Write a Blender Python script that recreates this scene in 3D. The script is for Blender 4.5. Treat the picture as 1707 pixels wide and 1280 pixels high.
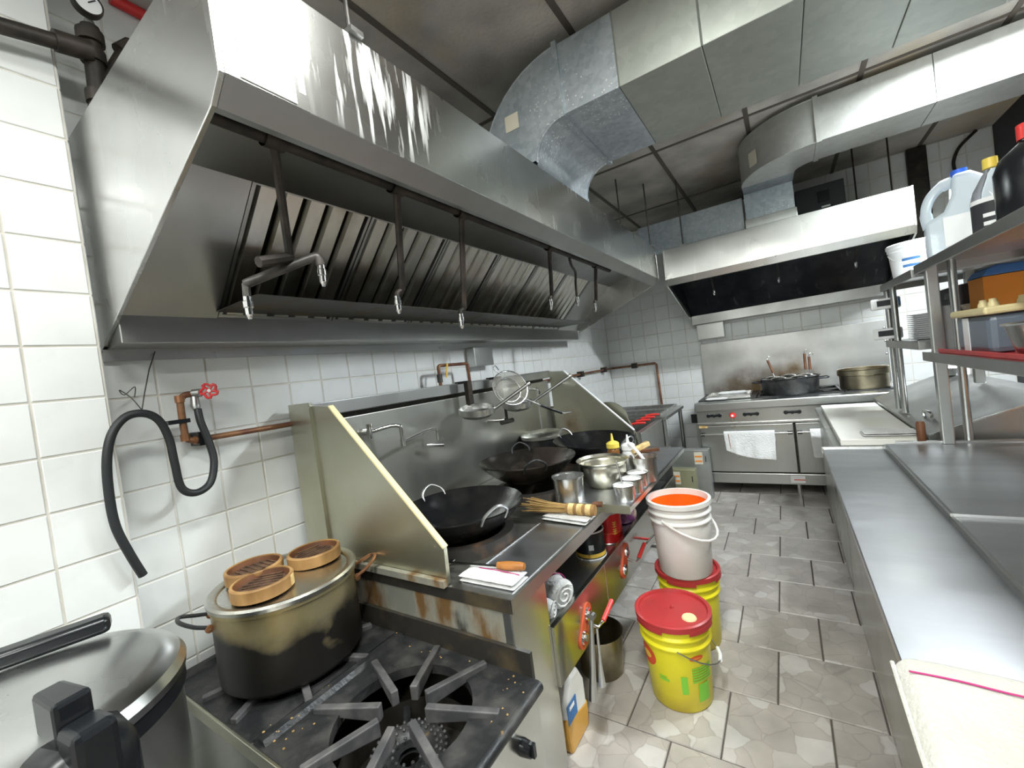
import bpy, bmesh, math, random
from mathutils import Vector, Matrix
random.seed(7)
for o in list(bpy.data.objects): bpy.data.objects.remove(o, do_unlink=True)
scene = bpy.context.scene
COL = scene.collection

# ------------------------------------------------------------------ camera
def cam_axes(yaw, pit, roll):
    f = Vector((math.sin(yaw)*math.cos(pit), math.cos(yaw)*math.cos(pit), math.sin(pit)))
    r0 = Vector((math.cos(yaw), -math.sin(yaw), 0)); u0 = r0.cross(f)
    r = r0*math.cos(roll) + u0*math.sin(roll); u = u0*math.cos(roll) - r0*math.sin(roll)
    return r, u, f
cr, cu, cf = cam_axes(-.578652, -.025549, -.129883)
cd = bpy.data.cameras.new('camera'); cam = bpy.data.objects.new('camera', cd); COL.objects.link(cam)
cd.sensor_fit = 'HORIZONTAL'; cd.sensor_width = 36; cd.lens = 700/1707*36; cd.clip_start = .02
m = Matrix.Identity(4)
for i in range(3): m[i][0], m[i][1], m[i][2] = cr[i], cu[i], -cf[i]
m.translation = (0, 0, 1.45); cam.matrix_world = m
scene.camera = cam

# ------------------------------------------------------------------ world, exposure
w = bpy.data.worlds.new('world'); scene.world = w; w.use_nodes = True
w.node_tree.nodes['Background'].inputs[0].default_value = (.75, .82, 1, 1)
w.node_tree.nodes['Background'].inputs[1].default_value = .15
vs = scene.view_settings
vs.view_transform = 'Standard'; vs.look = 'None'; vs.gamma = 1; vs.use_curve_mapping = False
vs.exposure = 0.6
LAMP_POWER = 46.0
# fluorescent ceiling fixtures: x, y, turned lengthwise along y?, power factor
LAMPS = [(-.14, .36, True, .84), (1.40, 2.88, False, 3.0), (.35, -1.35, True, .75), (-1.05, -1.0, True, .5)]
CEIL = 2.96

# ------------------------------------------------------------------ materials
MATS = {}
def M(name, col=(.8,.8,.8), rough=.5, metal=0., col2=None, scale=8., lo=.4, hi=.65, stretch=(1,1,1), layers=(), bump=0., bscale=None,
      rough2=None, trans=0., ior=1.45, emit=0., alpha=1., sheen=0., spots=None, coat=0., detail=5.):
    if name in MATS: return MATS[name]
    mt = bpy.data.materials.new(name); mt.use_nodes = True; MATS[name] = mt
    nt = mt.node_tree; N = nt.nodes; L = nt.links
    b = N['Principled BSDF']
    b.inputs['Roughness'].default_value = rough; b.inputs['Metallic'].default_value = metal
    b.inputs['Transmission Weight'].default_value = trans; b.inputs['IOR'].default_value = ior
    b.inputs['Alpha'].default_value = alpha
    b.inputs['Coat Weight'].default_value = coat
    if sheen: b.inputs['Sheen Weight'].default_value = sheen
    if emit:
        b.inputs['Emission Color'].default_value = (*col, 1); b.inputs['Emission Strength'].default_value = emit
    tc = N.new('ShaderNodeTexCoord')
    def noise(sc, st=(1,1,1), det=5., off=0.):
        mp = N.new('ShaderNodeMapping'); mp.inputs['Scale'].default_value = st; mp.inputs['Location'].default_value = (off, off*.7, off*.3)
        L.new(tc.outputs['Object'], mp.inputs['Vector'])
        n = N.new('ShaderNodeTexNoise'); n.inputs['Scale'].default_value = sc; n.inputs['Detail'].default_value = det
        L.new(mp.outputs[0], n.inputs['Vector']); return n
    def rng(sock, a, bb, c=0., d=1.):
        r = N.new('ShaderNodeMapRange'); r.inputs[1].default_value = a; r.inputs[2].default_value = bb
        r.inputs[3].default_value = c; r.inputs[4].default_value = d; L.new(sock, r.inputs[0]); return r.outputs[0]
    def mix(fac, A, B):
        x = N.new('ShaderNodeMix'); x.data_type = 'RGBA'
        for s, v in ((x.inputs[0], fac), (x.inputs[6], A), (x.inputs[7], B)):
            if hasattr(v, 'is_output'): L.new(v, s)
            else: s.default_value = (*v, 1) if isinstance(v, tuple) else v
        return x.outputs[2]
    cur = col; rs = None
    if col2 is not None:
        n = noise(scale, stretch, detail); f = rng(n.outputs[0], lo, hi); cur = mix(f, col, col2)
        if rough2 is not None: rs = rng(n.outputs[0], lo, hi, rough, rough2)
    for i, ly in enumerate(layers):
        n = noise(ly.get('scale', 5), ly.get('stretch', (1,1,1)), 6., 3.7*(i+1))
        f = rng(n.outputs[0], ly.get('lo', .5), ly.get('hi', .7))
        g = ly.get('grad')
        if g:
            sx = N.new('ShaderNodeSeparateXYZ'); L.new(tc.outputs['Object'], sx.inputs[0])
            gg = rng(sx.outputs[g[0]], g[1], g[2])
            mm = N.new('ShaderNodeMath'); mm.operation = 'MULTIPLY_ADD' if ly.get('add') else 'MULTIPLY'
            if ly.get('add'):
                n2 = rng(n.outputs[0], .3, .7, -.55, .55); ad = N.new('ShaderNodeMath'); ad.operation = 'ADD'; ad.use_clamp = True
                L.new(gg, ad.inputs[0]); L.new(n2, ad.inputs[1])
                m2 = N.new('ShaderNodeMath'); m2.operation = 'MULTIPLY'; L.new(ad.outputs[0], m2.inputs[0]); L.new(gg, m2.inputs[1])
                sq = N.new('ShaderNodeMath'); sq.operation = 'MULTIPLY'; sq.use_clamp = True; L.new(m2.outputs[0], sq.inputs[0]); sq.inputs[1].default_value = 1.6
                f = sq.outputs[0]
            else:
                L.new(f, mm.inputs[0]); L.new(gg, mm.inputs[1]); f = mm.outputs[0]
        if 'blob' in ly:   # a stain of its own round shape: centre, radii, in object coordinates
            bc, br = ly['blob']
            vm = N.new('ShaderNodeMapping'); vm.vector_type = 'POINT'
            vm.inputs['Scale'].default_value = tuple(1/q for q in br); vm.inputs['Location'].default_value = tuple(-a/q for a, q in zip(bc, br))
            L.new(tc.outputs['Object'], vm.inputs[0])
            ln = N.new('ShaderNodeVectorMath'); ln.operation = 'LENGTH'; L.new(vm.outputs[0], ln.inputs[0])
            gg = rng(ln.outputs['Value'], 1., .3); n2 = rng(n.outputs[0], .3, .7, .35, 1.3)
            m2 = N.new('ShaderNodeMath'); m2.operation = 'MULTIPLY'; m2.use_clamp = True; L.new(gg, m2.inputs[0]); L.new(n2, m2.inputs[1]); f = m2.outputs[0]
        if 'streak' in ly:   # drips: stretched noise cut off sharply inside a patch
            bc, br = ly['streak']; vm = N.new('ShaderNodeMapping'); vm.inputs['Scale'].default_value = tuple(1/q for q in br); vm.inputs['Location'].default_value = tuple(-a/q for a, q in zip(bc, br))
            L.new(tc.outputs['Object'], vm.inputs[0]); ln = N.new('ShaderNodeVectorMath'); ln.operation = 'LENGTH'; L.new(vm.outputs[0], ln.inputs[0])
            gg = rng(ln.outputs['Value'], 1., .6); m2 = N.new('ShaderNodeMath'); m2.operation = 'MULTIPLY'; L.new(gg, m2.inputs[0]); L.new(f, m2.inputs[1]); f = m2.outputs[0]
        if ly.get('amt', 1) != 1:
            m3 = N.new('ShaderNodeMath'); m3.operation = 'MULTIPLY'; L.new(f, m3.inputs[0]); m3.inputs[1].default_value = ly['amt']; f = m3.outputs[0]
        cur = mix(f, cur, ly['col'])
        if 'rough' in ly:
            x = N.new('ShaderNodeMix'); L.new(f, x.inputs[0])
            if rs is None: x.inputs[2].default_value = rough
            else: L.new(rs, x.inputs[2])
            x.inputs[3].default_value = ly['rough']; rs = x.outputs[0]
        if ly.get('matte'):
            x = N.new('ShaderNodeMath'); x.operation = 'MULTIPLY_ADD'; L.new(f, x.inputs[0]); x.inputs[1].default_value = -metal*ly['matte']; x.inputs[2].default_value = metal
            L.new(x.outputs[0], b.inputs['Metallic'])
    if hasattr(cur, 'is_output'): L.new(cur, b.inputs['Base Color'])
    else: b.inputs['Base Color'].default_value = (*cur, 1)
    if rs is not None: L.new(rs, b.inputs['Roughness'])
    if bump:
        n = noise(bscale or scale, stretch); bp = N.new('ShaderNodeBump'); bp.inputs['Strength'].default_value = bump; bp.inputs['Distance'].default_value = .01
        L.new(n.outputs[0], bp.inputs['Height']); L.new(bp.outputs[0], b.inputs['Normal'])
    return mt

def floor_mat():
    mt = bpy.data.materials.new('stone_tile'); mt.use_nodes = True; nt = mt.node_tree; N = nt.nodes; L = nt.links
    b = N['Principled BSDF']; tc = N.new('ShaderNodeTexCoord'); oi = N.new('ShaderNodeObjectInfo')
    mp = N.new('ShaderNodeMapping'); L.new(tc.outputs['Object'], mp.inputs[0])
    cmb = N.new('ShaderNodeCombineXYZ'); mu = N.new('ShaderNodeMath'); mu.operation = 'MULTIPLY'; mu.inputs[1].default_value = 37.
    L.new(oi.outputs['Random'], mu.inputs[0]); L.new(mu.outputs[0], cmb.inputs[0]); L.new(mu.outputs[0], cmb.inputs[1]); L.new(cmb.outputs[0], mp.inputs['Location'])
    no = N.new('ShaderNodeTexNoise'); no.inputs['Scale'].default_value = 9; L.new(mp.outputs[0], no.inputs[0])
    vm = N.new('ShaderNodeVectorMath'); vm.operation = 'MULTIPLY_ADD'; vm.inputs[1].default_value = (.07, .07, 0); L.new(no.outputs['Color'], vm.inputs[0]); L.new(mp.outputs[0], vm.inputs[2])
    v1 = N.new('ShaderNodeTexVoronoi'); v1.inputs['Scale'].default_value = 11; L.new(vm.outputs[0], v1.inputs['Vector'])
    v2 = N.new('ShaderNodeTexVoronoi'); v2.feature = 'DISTANCE_TO_EDGE'; v2.inputs['Scale'].default_value = 11; L.new(vm.outputs[0], v2.inputs['Vector'])
    cr_ = N.new('ShaderNodeValToRGB'); cr_.color_ramp.interpolation = 'CONSTANT'
    e = cr_.color_ramp.elements; e[0].position = 0; e[0].color = (.44, .405, .37, 1); e[1].position = .45; e[1].color = (.47, .435, .395, 1)
    for p, c in ((.72, (.51, .48, .445)), (.87, (.57, .545, .515))):
        q = e.new(p); q.color = (*c, 1)
    sp = N.new('ShaderNodeSeparateColor'); L.new(v1.outputs['Color'], sp.inputs[0]); L.new(sp.outputs[0], cr_.inputs[0])
    mr = N.new('ShaderNodeMapRange'); mr.inputs[1].default_value = .0; mr.inputs[2].default_value = .035; mr.inputs[3].default_value = .3; mr.inputs[4].default_value = 0; L.new(v2.outputs['Distance'], mr.inputs[0])
    mx = N.new('ShaderNodeMix'); mx.data_type = 'RGBA'; L.new(mr.outputs[0], mx.inputs[0]); L.new(cr_.outputs[0], mx.inputs[6]); mx.inputs[7].default_value = (.2, .175, .155, 1)
    n2 = N.new('ShaderNodeTexNoise'); n2.inputs['Scale'].default_value = 5; n2.inputs['Detail'].default_value = 8; L.new(mp.outputs[0], n2.inputs[0])
    r2 = N.new('ShaderNodeMapRange'); r2.inputs[1].default_value = .3; r2.inputs[2].default_value = .75; r2.inputs[3].default_value = .72; r2.inputs[4].default_value = 1.12; L.new(n2.outputs[0], r2.inputs[0])
    hs = N.new('ShaderNodeHueSaturation'); L.new(mx.outputs[2], hs.inputs['Color']); L.new(r2.outputs[0], hs.inputs['Value'])
    L.new(hs.outputs[0], b.inputs['Base Color']); b.inputs['Roughness'].default_value = .34
    bp = N.new('ShaderNodeBump'); bp.inputs['Strength'].default_value = .25; bp.inputs['Distance'].default_value = .004; L.new(sp.outputs[0], bp.inputs['Height']); L.new(bp.outputs[0], b.inputs['Normal'])
    MATS['stone_tile'] = mt; return mt

def galv_mat(name, c1, c2, rough, metal, sc=38., dirt=None):
    mt = bpy.data.materials.new(name); mt.use_nodes = True; nt = mt.node_tree; N = nt.nodes; L = nt.links
    b = N['Principled BSDF']; tc = N.new('ShaderNodeTexCoord')
    v = N.new('ShaderNodeTexVoronoi'); v.inputs['Scale'].default_value = sc; L.new(tc.outputs['Object'], v.inputs['Vector'])
    sp = N.new('ShaderNodeSeparateColor'); L.new(v.outputs['Color'], sp.inputs[0])
    n = N.new('ShaderNodeTexNoise'); n.inputs['Scale'].default_value = 4; n.inputs['Detail'].default_value = 6; L.new(tc.outputs['Object'], n.inputs[0])
    ad = N.new('ShaderNodeMath'); ad.operation = 'MULTIPLY_ADD'; ad.inputs[1].default_value = .3; L.new(sp.outputs[0], ad.inputs[0]); L.new(n.outputs[0], ad.inputs[2])
    mr = N.new('ShaderNodeMapRange'); mr.inputs[1].default_value = .4; mr.inputs[2].default_value = .95; L.new(ad.outputs[0], mr.inputs[0])
    mx = N.new('ShaderNodeMix'); mx.data_type = 'RGBA'; L.new(mr.outputs[0], mx.inputs[0]); mx.inputs[6].default_value = (*c1, 1); mx.inputs[7].default_value = (*c2, 1)
    out = mx.outputs[2]
    if dirt:
        v3 = N.new('ShaderNodeTexVoronoi'); v3.inputs['Scale'].default_value = 55; L.new(tc.outputs['Object'], v3.inputs['Vector'])
        n3 = N.new('ShaderNodeTexNoise'); n3.inputs['Scale'].default_value = 3.2; L.new(tc.outputs['Object'], n3.inputs[0])
        a = N.new('ShaderNodeMapRange'); a.inputs[1].default_value = .26; a.inputs[2].default_value = .18; L.new(v3.outputs['Distance'], a.inputs[0])
        bb = N.new('ShaderNodeMapRange'); bb.inputs[1].default_value = .5; bb.inputs[2].default_value = .6; L.new(n3.outputs[0], bb.inputs[0])
        mu = N.new('ShaderNodeMath'); mu.operation = 'MULTIPLY'; L.new(a.outputs[0], mu.inputs[0]); L.new(bb.outputs[0], mu.inputs[1])
        m2 = N.new('ShaderNodeMix'); m2.data_type = 'RGBA'; L.new(mu.outputs[0], m2.inputs[0]); L.new(out, m2.inputs[6]); m2.inputs[7].default_value = (*dirt, 1); out = m2.outputs[2]
    L.new(out, b.inputs['Base Color']); b.inputs['Roughness'].default_value = rough; b.inputs['Metallic'].default_value = metal
    MATS[name] = mt; return mt

BR = (.26, .14, .045)
floor_mat()
galv_mat('galv_blue', (.33, .38, .42), (.54, .59, .62), .42, .6, 45., (.80, .82, .81))
galv_mat('galv_cream', (.34, .36, .325), (.42, .44, .40), .45, .6, 30.)
galv_mat('galv_bright', (.42, .42, .40), (.52, .52, .50), .42, .6, 30.)
galv_mat('galv_dark', (.20, .22, .23), (.34, .36, .38), .5, .6, 30.)
M('tile_white', (.74, .755, .75), .13, 0, (.68, .69, .675), 5, .45, .75, coat=.2, layers=[dict(col=(.45, .45, .43), scale=7, lo=.66, hi=.85, amt=.35)])
M('grout', (.70, .68, .62), .85, 0, (.55, .52, .46), 6)
M('grout_floor', (.10, .085, .075), .9)
M('ceil_panel', (.50, .47, .42), .85, 0, (.26, .245, .225), 2.2, .38, .66, bump=.3, bscale=60, layers=[dict(col=(.47, .36, .21), scale=1.6, lo=.56, hi=.7, amt=.7)])
M('ceil_grid', (.10, .085, .07), .6)
M('paint_dark', (.035, .037, .042), .6)
M('paint_wall', (.62, .62, .60), .7)
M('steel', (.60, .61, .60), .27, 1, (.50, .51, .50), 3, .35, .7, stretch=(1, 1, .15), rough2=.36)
M('steel_hood', (.60, .60, .58), .24, 1, (.50, .50, .48), 2.5, .35, .7, rough2=.33,
  layers=[dict(col=(.86, .87, .86), scale=26, stretch=(1, 1.6, .16), lo=.53, hi=.60, streak=((.5, -1.34, .62), (1., .26, .2)), amt=.75, rough=.6, matte=.6), dict(col=(.82, .82, .80), scale=9, stretch=(3, 3, .35), lo=.60, hi=.72, amt=.2, rough=.45), dict(col=(.40, .37, .28), scale=1.3, lo=.56, hi=.72, amt=.6)])
M('steel_hood_end', (.66, .66, .65), .24, 1, (.56, .56, .55), 2.5, .35, .7, rough2=.33, layers=[dict(col=(.78, .78, .76), scale=7, stretch=(3, 3, .4), lo=.6, hi=.75, amt=.5, rough=.5)])
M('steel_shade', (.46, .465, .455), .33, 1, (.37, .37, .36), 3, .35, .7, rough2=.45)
M('steel_counter', (.62, .635, .66), .30, 1, (.52, .535, .56), 4, .35, .7, stretch=(.25, 2, 1), rough2=.42)
M('steel_bright', (.74, .74, .73), .24, 1, (.62, .62, .61), 20, stretch=(6, 6, .3), rough2=.33)
M('steel_plain', (.72, .72, .71), .24, 1, (.64, .64, .63), 5, rough2=.3)
M('mesh_wire', (.30, .29, .25), .5, .6, alpha=.5)
M('steel_worktop', (.34, .34, .32), .42, 1, (.22, .215, .19), 5, .35, .7, rough2=.55, layers=[dict(col=(.05, .04, .03), scale=6, lo=.55, hi=.75, amt=.7, matte=.6)])
M('steel_bowl', (.66, .64, .55), .27, 1, (.52, .50, .40), 6, rough2=.36)
M('steel_burnt', (.55, .55, .46), .33, 1, (.46, .45, .34), 3, .35, .7, rough2=.45, layers=[dict(col=(.10, .045, .01), scale=5, blob=((-.20, 1.06, .97), (.15, 1., .17)), matte=.9, rough=.6)])
M('steel_panel', (.55, .56, .53), .2, 1, (.48, .48, .45), 3, rough2=.27, layers=[dict(col=(.42, .39, .26), scale=2.2, lo=.52, hi=.75, amt=.5)])
M('steel_olive', (.55, .55, .46), .33, 1, (.46, .45, .34), 3, .35, .7, rough2=.45, layers=[dict(col=(.20, .16, .06), scale=4, grad=(2, .62, .2), lo=.4, hi=.75, amt=.75, matte=.6, rough=.5)])
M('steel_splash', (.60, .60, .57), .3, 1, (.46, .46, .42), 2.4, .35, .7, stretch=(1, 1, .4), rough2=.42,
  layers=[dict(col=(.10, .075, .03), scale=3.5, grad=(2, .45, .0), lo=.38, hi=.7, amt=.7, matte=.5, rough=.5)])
M('steel_stained', (.62, .62, .53), .4, .75, (.52, .52, .43), 4, rough2=.55, layers=[dict(col=(.15, .07, .012), scale=7, stretch=(1, 1, .35), lo=.48, hi=.62, amt=.95, matte=.9), dict(col=(.03, .025, .02), scale=9, stretch=(1, 1, .5), lo=.58, hi=.7)])
M('grime_black', (.035, .032, .028), .42, .2, (.10, .075, .04), 9, .5, .75, rough2=.6)
M('iron', (.028, .029, .031), .4, .35, (.075, .073, .07), 11, .45, .7, rough2=.62, bump=.25, bscale=60, layers=[dict(col=(.30, .19, .08), scale=30, lo=.70, hi=.74, amt=.8)])
M('iron_fin', (.10, .10, .105), .5, .5, (.22, .21, .21), 16, .4, .7, bump=.2)
M('wok', (.02, .021, .024), .16, .7, (.04, .038, .036), 7, rough2=.28)
M('wok_brown', (.03, .027, .024), .24, .6, (.10, .075, .06), 5, .5, .75, rough2=.4)
M('ring_rust', (.022, .02, .018), .6, .2, (.10, .055, .028), 9, .5, .72, bump=.3)
M('black_plastic', (.009, .010, .012), .26)
M('black_rubber', (.016, .018, .02), .5)
M('pipe_brown', (.14, .055, .035), .45, .3, (.26, .13, .06), 12)
M('pipe_black', (.02, .018, .016), .5, .3, (.055, .042, .034), 14)
M('pipe_grey', (.05, .048, .045), .45, .5, (.12, .11, .10), 14)
M('copper', (.42, .20, .10), .4, .7, (.25, .12, .06), 14)
M('chrome', (.8, .8, .8), .1, 1)
M('red_paint', (.55, .03, .03), .4)
M('red_plastic', (.48, .035, .04), .38, 0, (.38, .04, .04), 6)
M('red_handle', (.75, .05, .045), .35)
M('orange_flange', (.72, .10, .03), .45, 0, (.45, .08, .03), 12)
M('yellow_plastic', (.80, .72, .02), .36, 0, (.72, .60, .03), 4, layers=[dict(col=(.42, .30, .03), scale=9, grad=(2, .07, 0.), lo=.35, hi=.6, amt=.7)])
M('yellow_cap', (.80, .62, .10), .35)
M('lid_cream', (.76, .66, .36), .4)
M('white_plastic', (.80, .79, .76), .36, 0, (.72, .70, .66), 5, layers=[dict(col=(.62, .35, .22), scale=6, lo=.62, hi=.8, amt=.4)])
M('white_clean', (.84, .85, .86), .35)
M('milky', (.76, .83, .88), .28, 0, trans=.35, ior=1.2)
M('clear', (.9, .92, .92), .06, 0, trans=.9, ior=1.25)
M('blue_plastic', (.03, .11, .55), .35)
M('blue_print', (.05, .17, .42), .5)
M('orange_sauce', (.85, .16, .012), .3, 0, (.75, .12, .01), 6)
M('orange_card', (.70, .26, .03), .6)
M('cloth', (.72, .72, .71), .95, 0, (.65, .65, .64), 12, bump=.5, bscale=90, sheen=.3)
M('cloth_cream', (.52, .51, .46), .95, 0, (.47, .455, .40), 9, bump=.5, bscale=110, sheen=.3)
M('stripe', (.42, .04, .17), .9)
M('bamboo', (.40, .23, .085), .55, 0, (.20, .10, .03), 9, .42, .66, stretch=(1, 1, .3))
M('bamboo_tie', (.72, .55, .26), .55, 0, (.45, .28, .09), 30)
M('bristle', (.42, .27, .10), .6, 0, (.25, .15, .05), 14)
M('steam_fill', (.075, .038, .022), .75, 0, (.16, .09, .05), 24, .4, .7, bump=1., bscale=50)
M('wood_handle', (.48, .20, .05), .4, 0, (.34, .13, .03), 14, stretch=(1, 6, 1))
M('wood_dark', (.17, .07, .03), .45, 0, (.10, .04, .02), 14)
M('board', (.86, .85, .80), .5, 0, (.80, .80, .66), 3.5, .45, .75)
M('soot_pot', (.52, .46, .30), .3, 1, (.40, .32, .14), 5, .4, .7, stretch=(1, 1, .5), rough2=.42,
  layers=[dict(col=(.34, .17, .03), scale=5, stretch=(1, 1, .3), lo=.46, hi=.7, amt=.75, matte=.5), dict(col=(.008, .007, .006), scale=3.2, grad=(2, .31, .12), add=True, matte=.95, rough=.42)])
M('pot_brass', (.50, .45, .32), .33, 1, (.36, .32, .22), 4, rough2=.42, layers=[dict(col=(.04, .035, .03), scale=5, lo=.5, hi=.75, amt=.7)])
M('cooker_lid', (.60, .605, .60), .2, 1, (.50, .505, .50), 4, rough2=.32)
M('pot_lid', (.60, .60, .57), .26, 1, (.5, .48, .4), 5, rough2=.4)
M('soot_panel', (.56, .56, .55), .36, 1, (.46, .46, .45), 3, rough2=.46, layers=[dict(col=(.80, .80, .79), scale=3, lo=.5, hi=.7, amt=.4, rough=.5),
  dict(col=(.10, .065, .03), scale=5, blob=((.45, 0, .08), (.34, 1, .26)), matte=.8, rough=.6), dict(col=(.16, .11, .06), scale=5, blob=((.86, 0, .14), (.30, 1, .30)), matte=.8, rough=.6), dict(col=(.09, .06, .03), scale=5, blob=((.25, 0, .02), (.32, 1, .16)), matte=.8)])
M('filter_steel', (.58, .57, .51), .3, 1, (.76, .75, .70), 6, .4, .7, stretch=(2, .6, .6), rough2=.42, layers=[dict(col=(.22, .16, .06), scale=5, lo=.55, hi=.75, amt=.6)])
M('filter_black', (.012, .014, .018), .35, .5, (.03, .032, .036), 6, layers=[dict(col=(.12, .125, .13), scale=8, stretch=(3, 1, .3), lo=.62, hi=.75, amt=.7)])  # near black with paler upright streaks, for back filters and hood interior
M('paper', (.86, .86, .86), .8)
M('paper_tan', (.62, .58, .47), .8)
M('print_grey', (.74, .75, .77), .8)  # pale tone stands in for glare washing out the notice print
M('print_black', (.03, .03, .035), .6)
M('print_green', (.22, .60, .05), .5)
M('print_red', (.70, .09, .03), .5)
M('print_orange', (.80, .25, .04), .5)
M('print_yellow', (.85, .55, .08), .5)
M('can_red', (.62, .02, .02), .32, .2)
M('can_black', (.018, .02, .022), .35)
M('salt', (.84, .84, .83), .9, bump=.5, bscale=80)
M('sauce_brown', (.22, .09, .02), .35, 0, (.12, .05, .01), 9)
M('bag', (.55, .42, .30), .35, 0, (.25, .07, .22), 14, .45, .6)
M('box_metal', (.40, .41, .40), .4, .8, (.50, .51, .51), 4, rough2=.5)
M('box_olive', (.36, .36, .22), .4, .6, (.46, .46, .30), 4)
M('juice', (.62, .33, .06), .3)
M('tub_grey', (.16, .20, .25), .35, 0, trans=.1)
M('glove_grey', (.25, .25, .25), .8)
M('oil_dark', (.02, .015, .01), .08)
M('lamp_body', (.75, .75, .73), .5)
M('lamp_tube', (.98, 1., .98), .5, emit=6.)

# ------------------------------------------------------------------ mesh helpers
WO = {}     # world origin of every object (no thing built here in world coordinates is rotated)
class MB:
    def __init__(s): s.v = []; s.f = []
    def add(s, vs, fs):
        n = len(s.v); s.v += [tuple(p) for p in vs]; s.f += [tuple(i+n for i in f) for f in fs]; return s
    def box(s, a, b):
        x0, y0, z0 = a; x1, y1, z1 = b
        if x0 > x1: x0, x1 = x1, x0
        if y0 > y1: y0, y1 = y1, y0
        if z0 > z1: z0, z1 = z1, z0
        return s.add([(x0,y0,z0),(x1,y0,z0),(x1,y1,z0),(x0,y1,z0),(x0,y0,z1),(x1,y0,z1),(x1,y1,z1),(x0,y1,z1)],
                     [(0,3,2,1),(4,5,6,7),(0,1,5,4),(1,2,6,5),(2,3,7,6),(3,0,4,7)])
    def bar(s, p, q, wd, ht, up=(0,0,1)):          # rectangular bar from p to q
        p, q, up = Vector(p), Vector(q), Vector(up); d = (q-p).normalized(); sd = d.cross(up)
        if sd.length < 1e-4: sd = d.cross(Vector((1,0,0)))
        sd.normalize(); u = sd.cross(d)
        vs = [e + sd*(i*wd/2) + u*(j*ht/2) for e in (p, q) for i, j in ((-1,-1),(1,-1),(1,1),(-1,1))]
        return s.add(vs, [(0,1,2,3)[::-1],(4,5,6,7),(0,1,5,4),(1,2,6,5),(2,3,7,6),(3,0,4,7)])
    def prism(s, pts, axis, a, b):                 # polygon extruded along an axis; pts in the other two coordinates, cyclic order (x,y,z)
        def mk(u, v, t): return {'x': (t, u, v), 'y': (u, t, v), 'z': (u, v, t)}[axis]
        n = len(pts); vs = [mk(u, v, a) for u, v in pts] + [mk(u, v, b) for u, v in pts]
        fs = [tuple(range(n)), tuple(range(n, 2*n))[::-1]] + [(i, i+n, (i+1) % n + n, (i+1) % n) for i in range(n)]
        return s.add(vs, fs)
    def tube(s, path, r, seg=10, caps=True, closed=False):
        P = [Vector(p) for p in path]; n = len(P); R = r if isinstance(r, (list, tuple)) else [r]*n
        T = []
        for i in range(n):
            a = P[(i-1) % n] if (closed or i) else P[i]; b = P[(i+1) % n] if (closed or i < n-1) else P[i]
            T.append((b-a).normalized())
        u = T[0].orthogonal().normalized(); vs = []
        for i in range(n):
            u = (u - T[i]*u.dot(T[i]))
            if u.length < 1e-6: u = T[i].orthogonal()
            u.normalize(); w_ = T[i].cross(u)
            vs += [P[i] + (u*math.cos(2*math.pi*k/seg) + w_*math.sin(2*math.pi*k/seg))*R[i] for k in range(seg)]
        fs = []
        for i in range(n if closed else n-1):
            j = (i+1) % n
            fs += [(i*seg+k, i*seg+(k+1) % seg, j*seg+(k+1) % seg, j*seg+k) for k in range(seg)]
        if caps and not closed: fs += [tuple(range(seg))[::-1], tuple(range((n-1)*seg, n*seg))]
        return s.add(vs, fs)
    def lathe(s, prof, c=(0,0,0), seg=32, axis='z', a0=0., a1=2*math.pi):   # profile of (radius, height)
        full = abs(a1-a0-2*math.pi) < 1e-6; k = seg if full else seg+1; vs = []; n = len(prof)
        for r, h in prof:
            for i in range(k):
                t = a0+(a1-a0)*i/seg; p = (r*math.cos(t), r*math.sin(t), h)
                if axis == 'x': p = (p[2], p[0], p[1])
                if axis == 'y': p = (p[0], p[2], p[1])
                vs.append((p[0]+c[0], p[1]+c[1], p[2]+c[2]))
        fs = []
        for j in range(n-1):
            for i in range(seg):
                a = j*k+i; b = j*k+(i+1) % k; fs.append((a, b, b+k, a+k))
        return s.add(vs, fs)
    def disc(s, c, r, seg=32, ax='z'):
        return s.lathe([(0.0005, 0), (r, 0)], c, seg, ax)
    def ring(s, c, R, r, seg=32, sg=8, axis='z', a0=0., a1=2*math.pi, tilt=None):
        full = abs(a1-a0-2*math.pi) < 1e-6; pts = []
        n = seg if full else seg+1
        for i in range(n):
            t = a0+(a1-a0)*i/seg; x, y = R*math.cos(t), R*math.sin(t)
            p = {'z': (x, y, 0), 'y': (x, 0, y), 'x': (0, x, y)}[axis]
            pts.append((c[0]+p[0], c[1]+p[1], c[2]+p[2]))
        return s.tube(pts, r, sg, closed=full)
    def xf(s, mtx):
        s.v = [tuple(mtx @ Vector(p)) for p in s.v]; return s
    def mesh(s, name, mats):
        me = bpy.data.meshes.new(name); me.from_pydata(s.v, [], s.f)
        for mt in (mats if isinstance(mats, (list, tuple)) else [mats]): me.materials.append(MATS[mt])
        bm = bmesh.new(); bm.from_mesh(me); bmesh.ops.remove_doubles(bm, verts=bm.verts, dist=1e-5); bmesh.ops.recalc_face_normals(bm, faces=bm.faces); bm.to_mesh(me); bm.free()
        return me
    def build(s, name, mat, parent=None, smooth=False, bevel=0., world=True, sub=0, solid=0.):
        if world and parent is not None:
            o0 = WO[parent.name]; s.v = [(p[0]-o0[0], p[1]-o0[1], p[2]-o0[2]) for p in s.v]
        loc = (0, 0, 0)
        if parent is None:
            xs, ys, zs = zip(*s.v); loc = ((min(xs)+max(xs))/2, (min(ys)+max(ys))/2, min(zs))
            s.v = [(p[0]-loc[0], p[1]-loc[1], p[2]-loc[2]) for p in s.v]
        me = s.mesh(name, mat)
        o = bpy.data.objects.new(name, me); COL.objects.link(o); o.parent = parent; o.location = loc
        WO[o.name] = loc if parent is None else WO.get(parent.name, (0, 0, 0))
        if smooth:
            for p in me.polygons: p.use_smooth = True
            try: me.set_sharp_from_angle(angle=math.radians(38 if smooth is True else smooth))
            except Exception: pass
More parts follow.
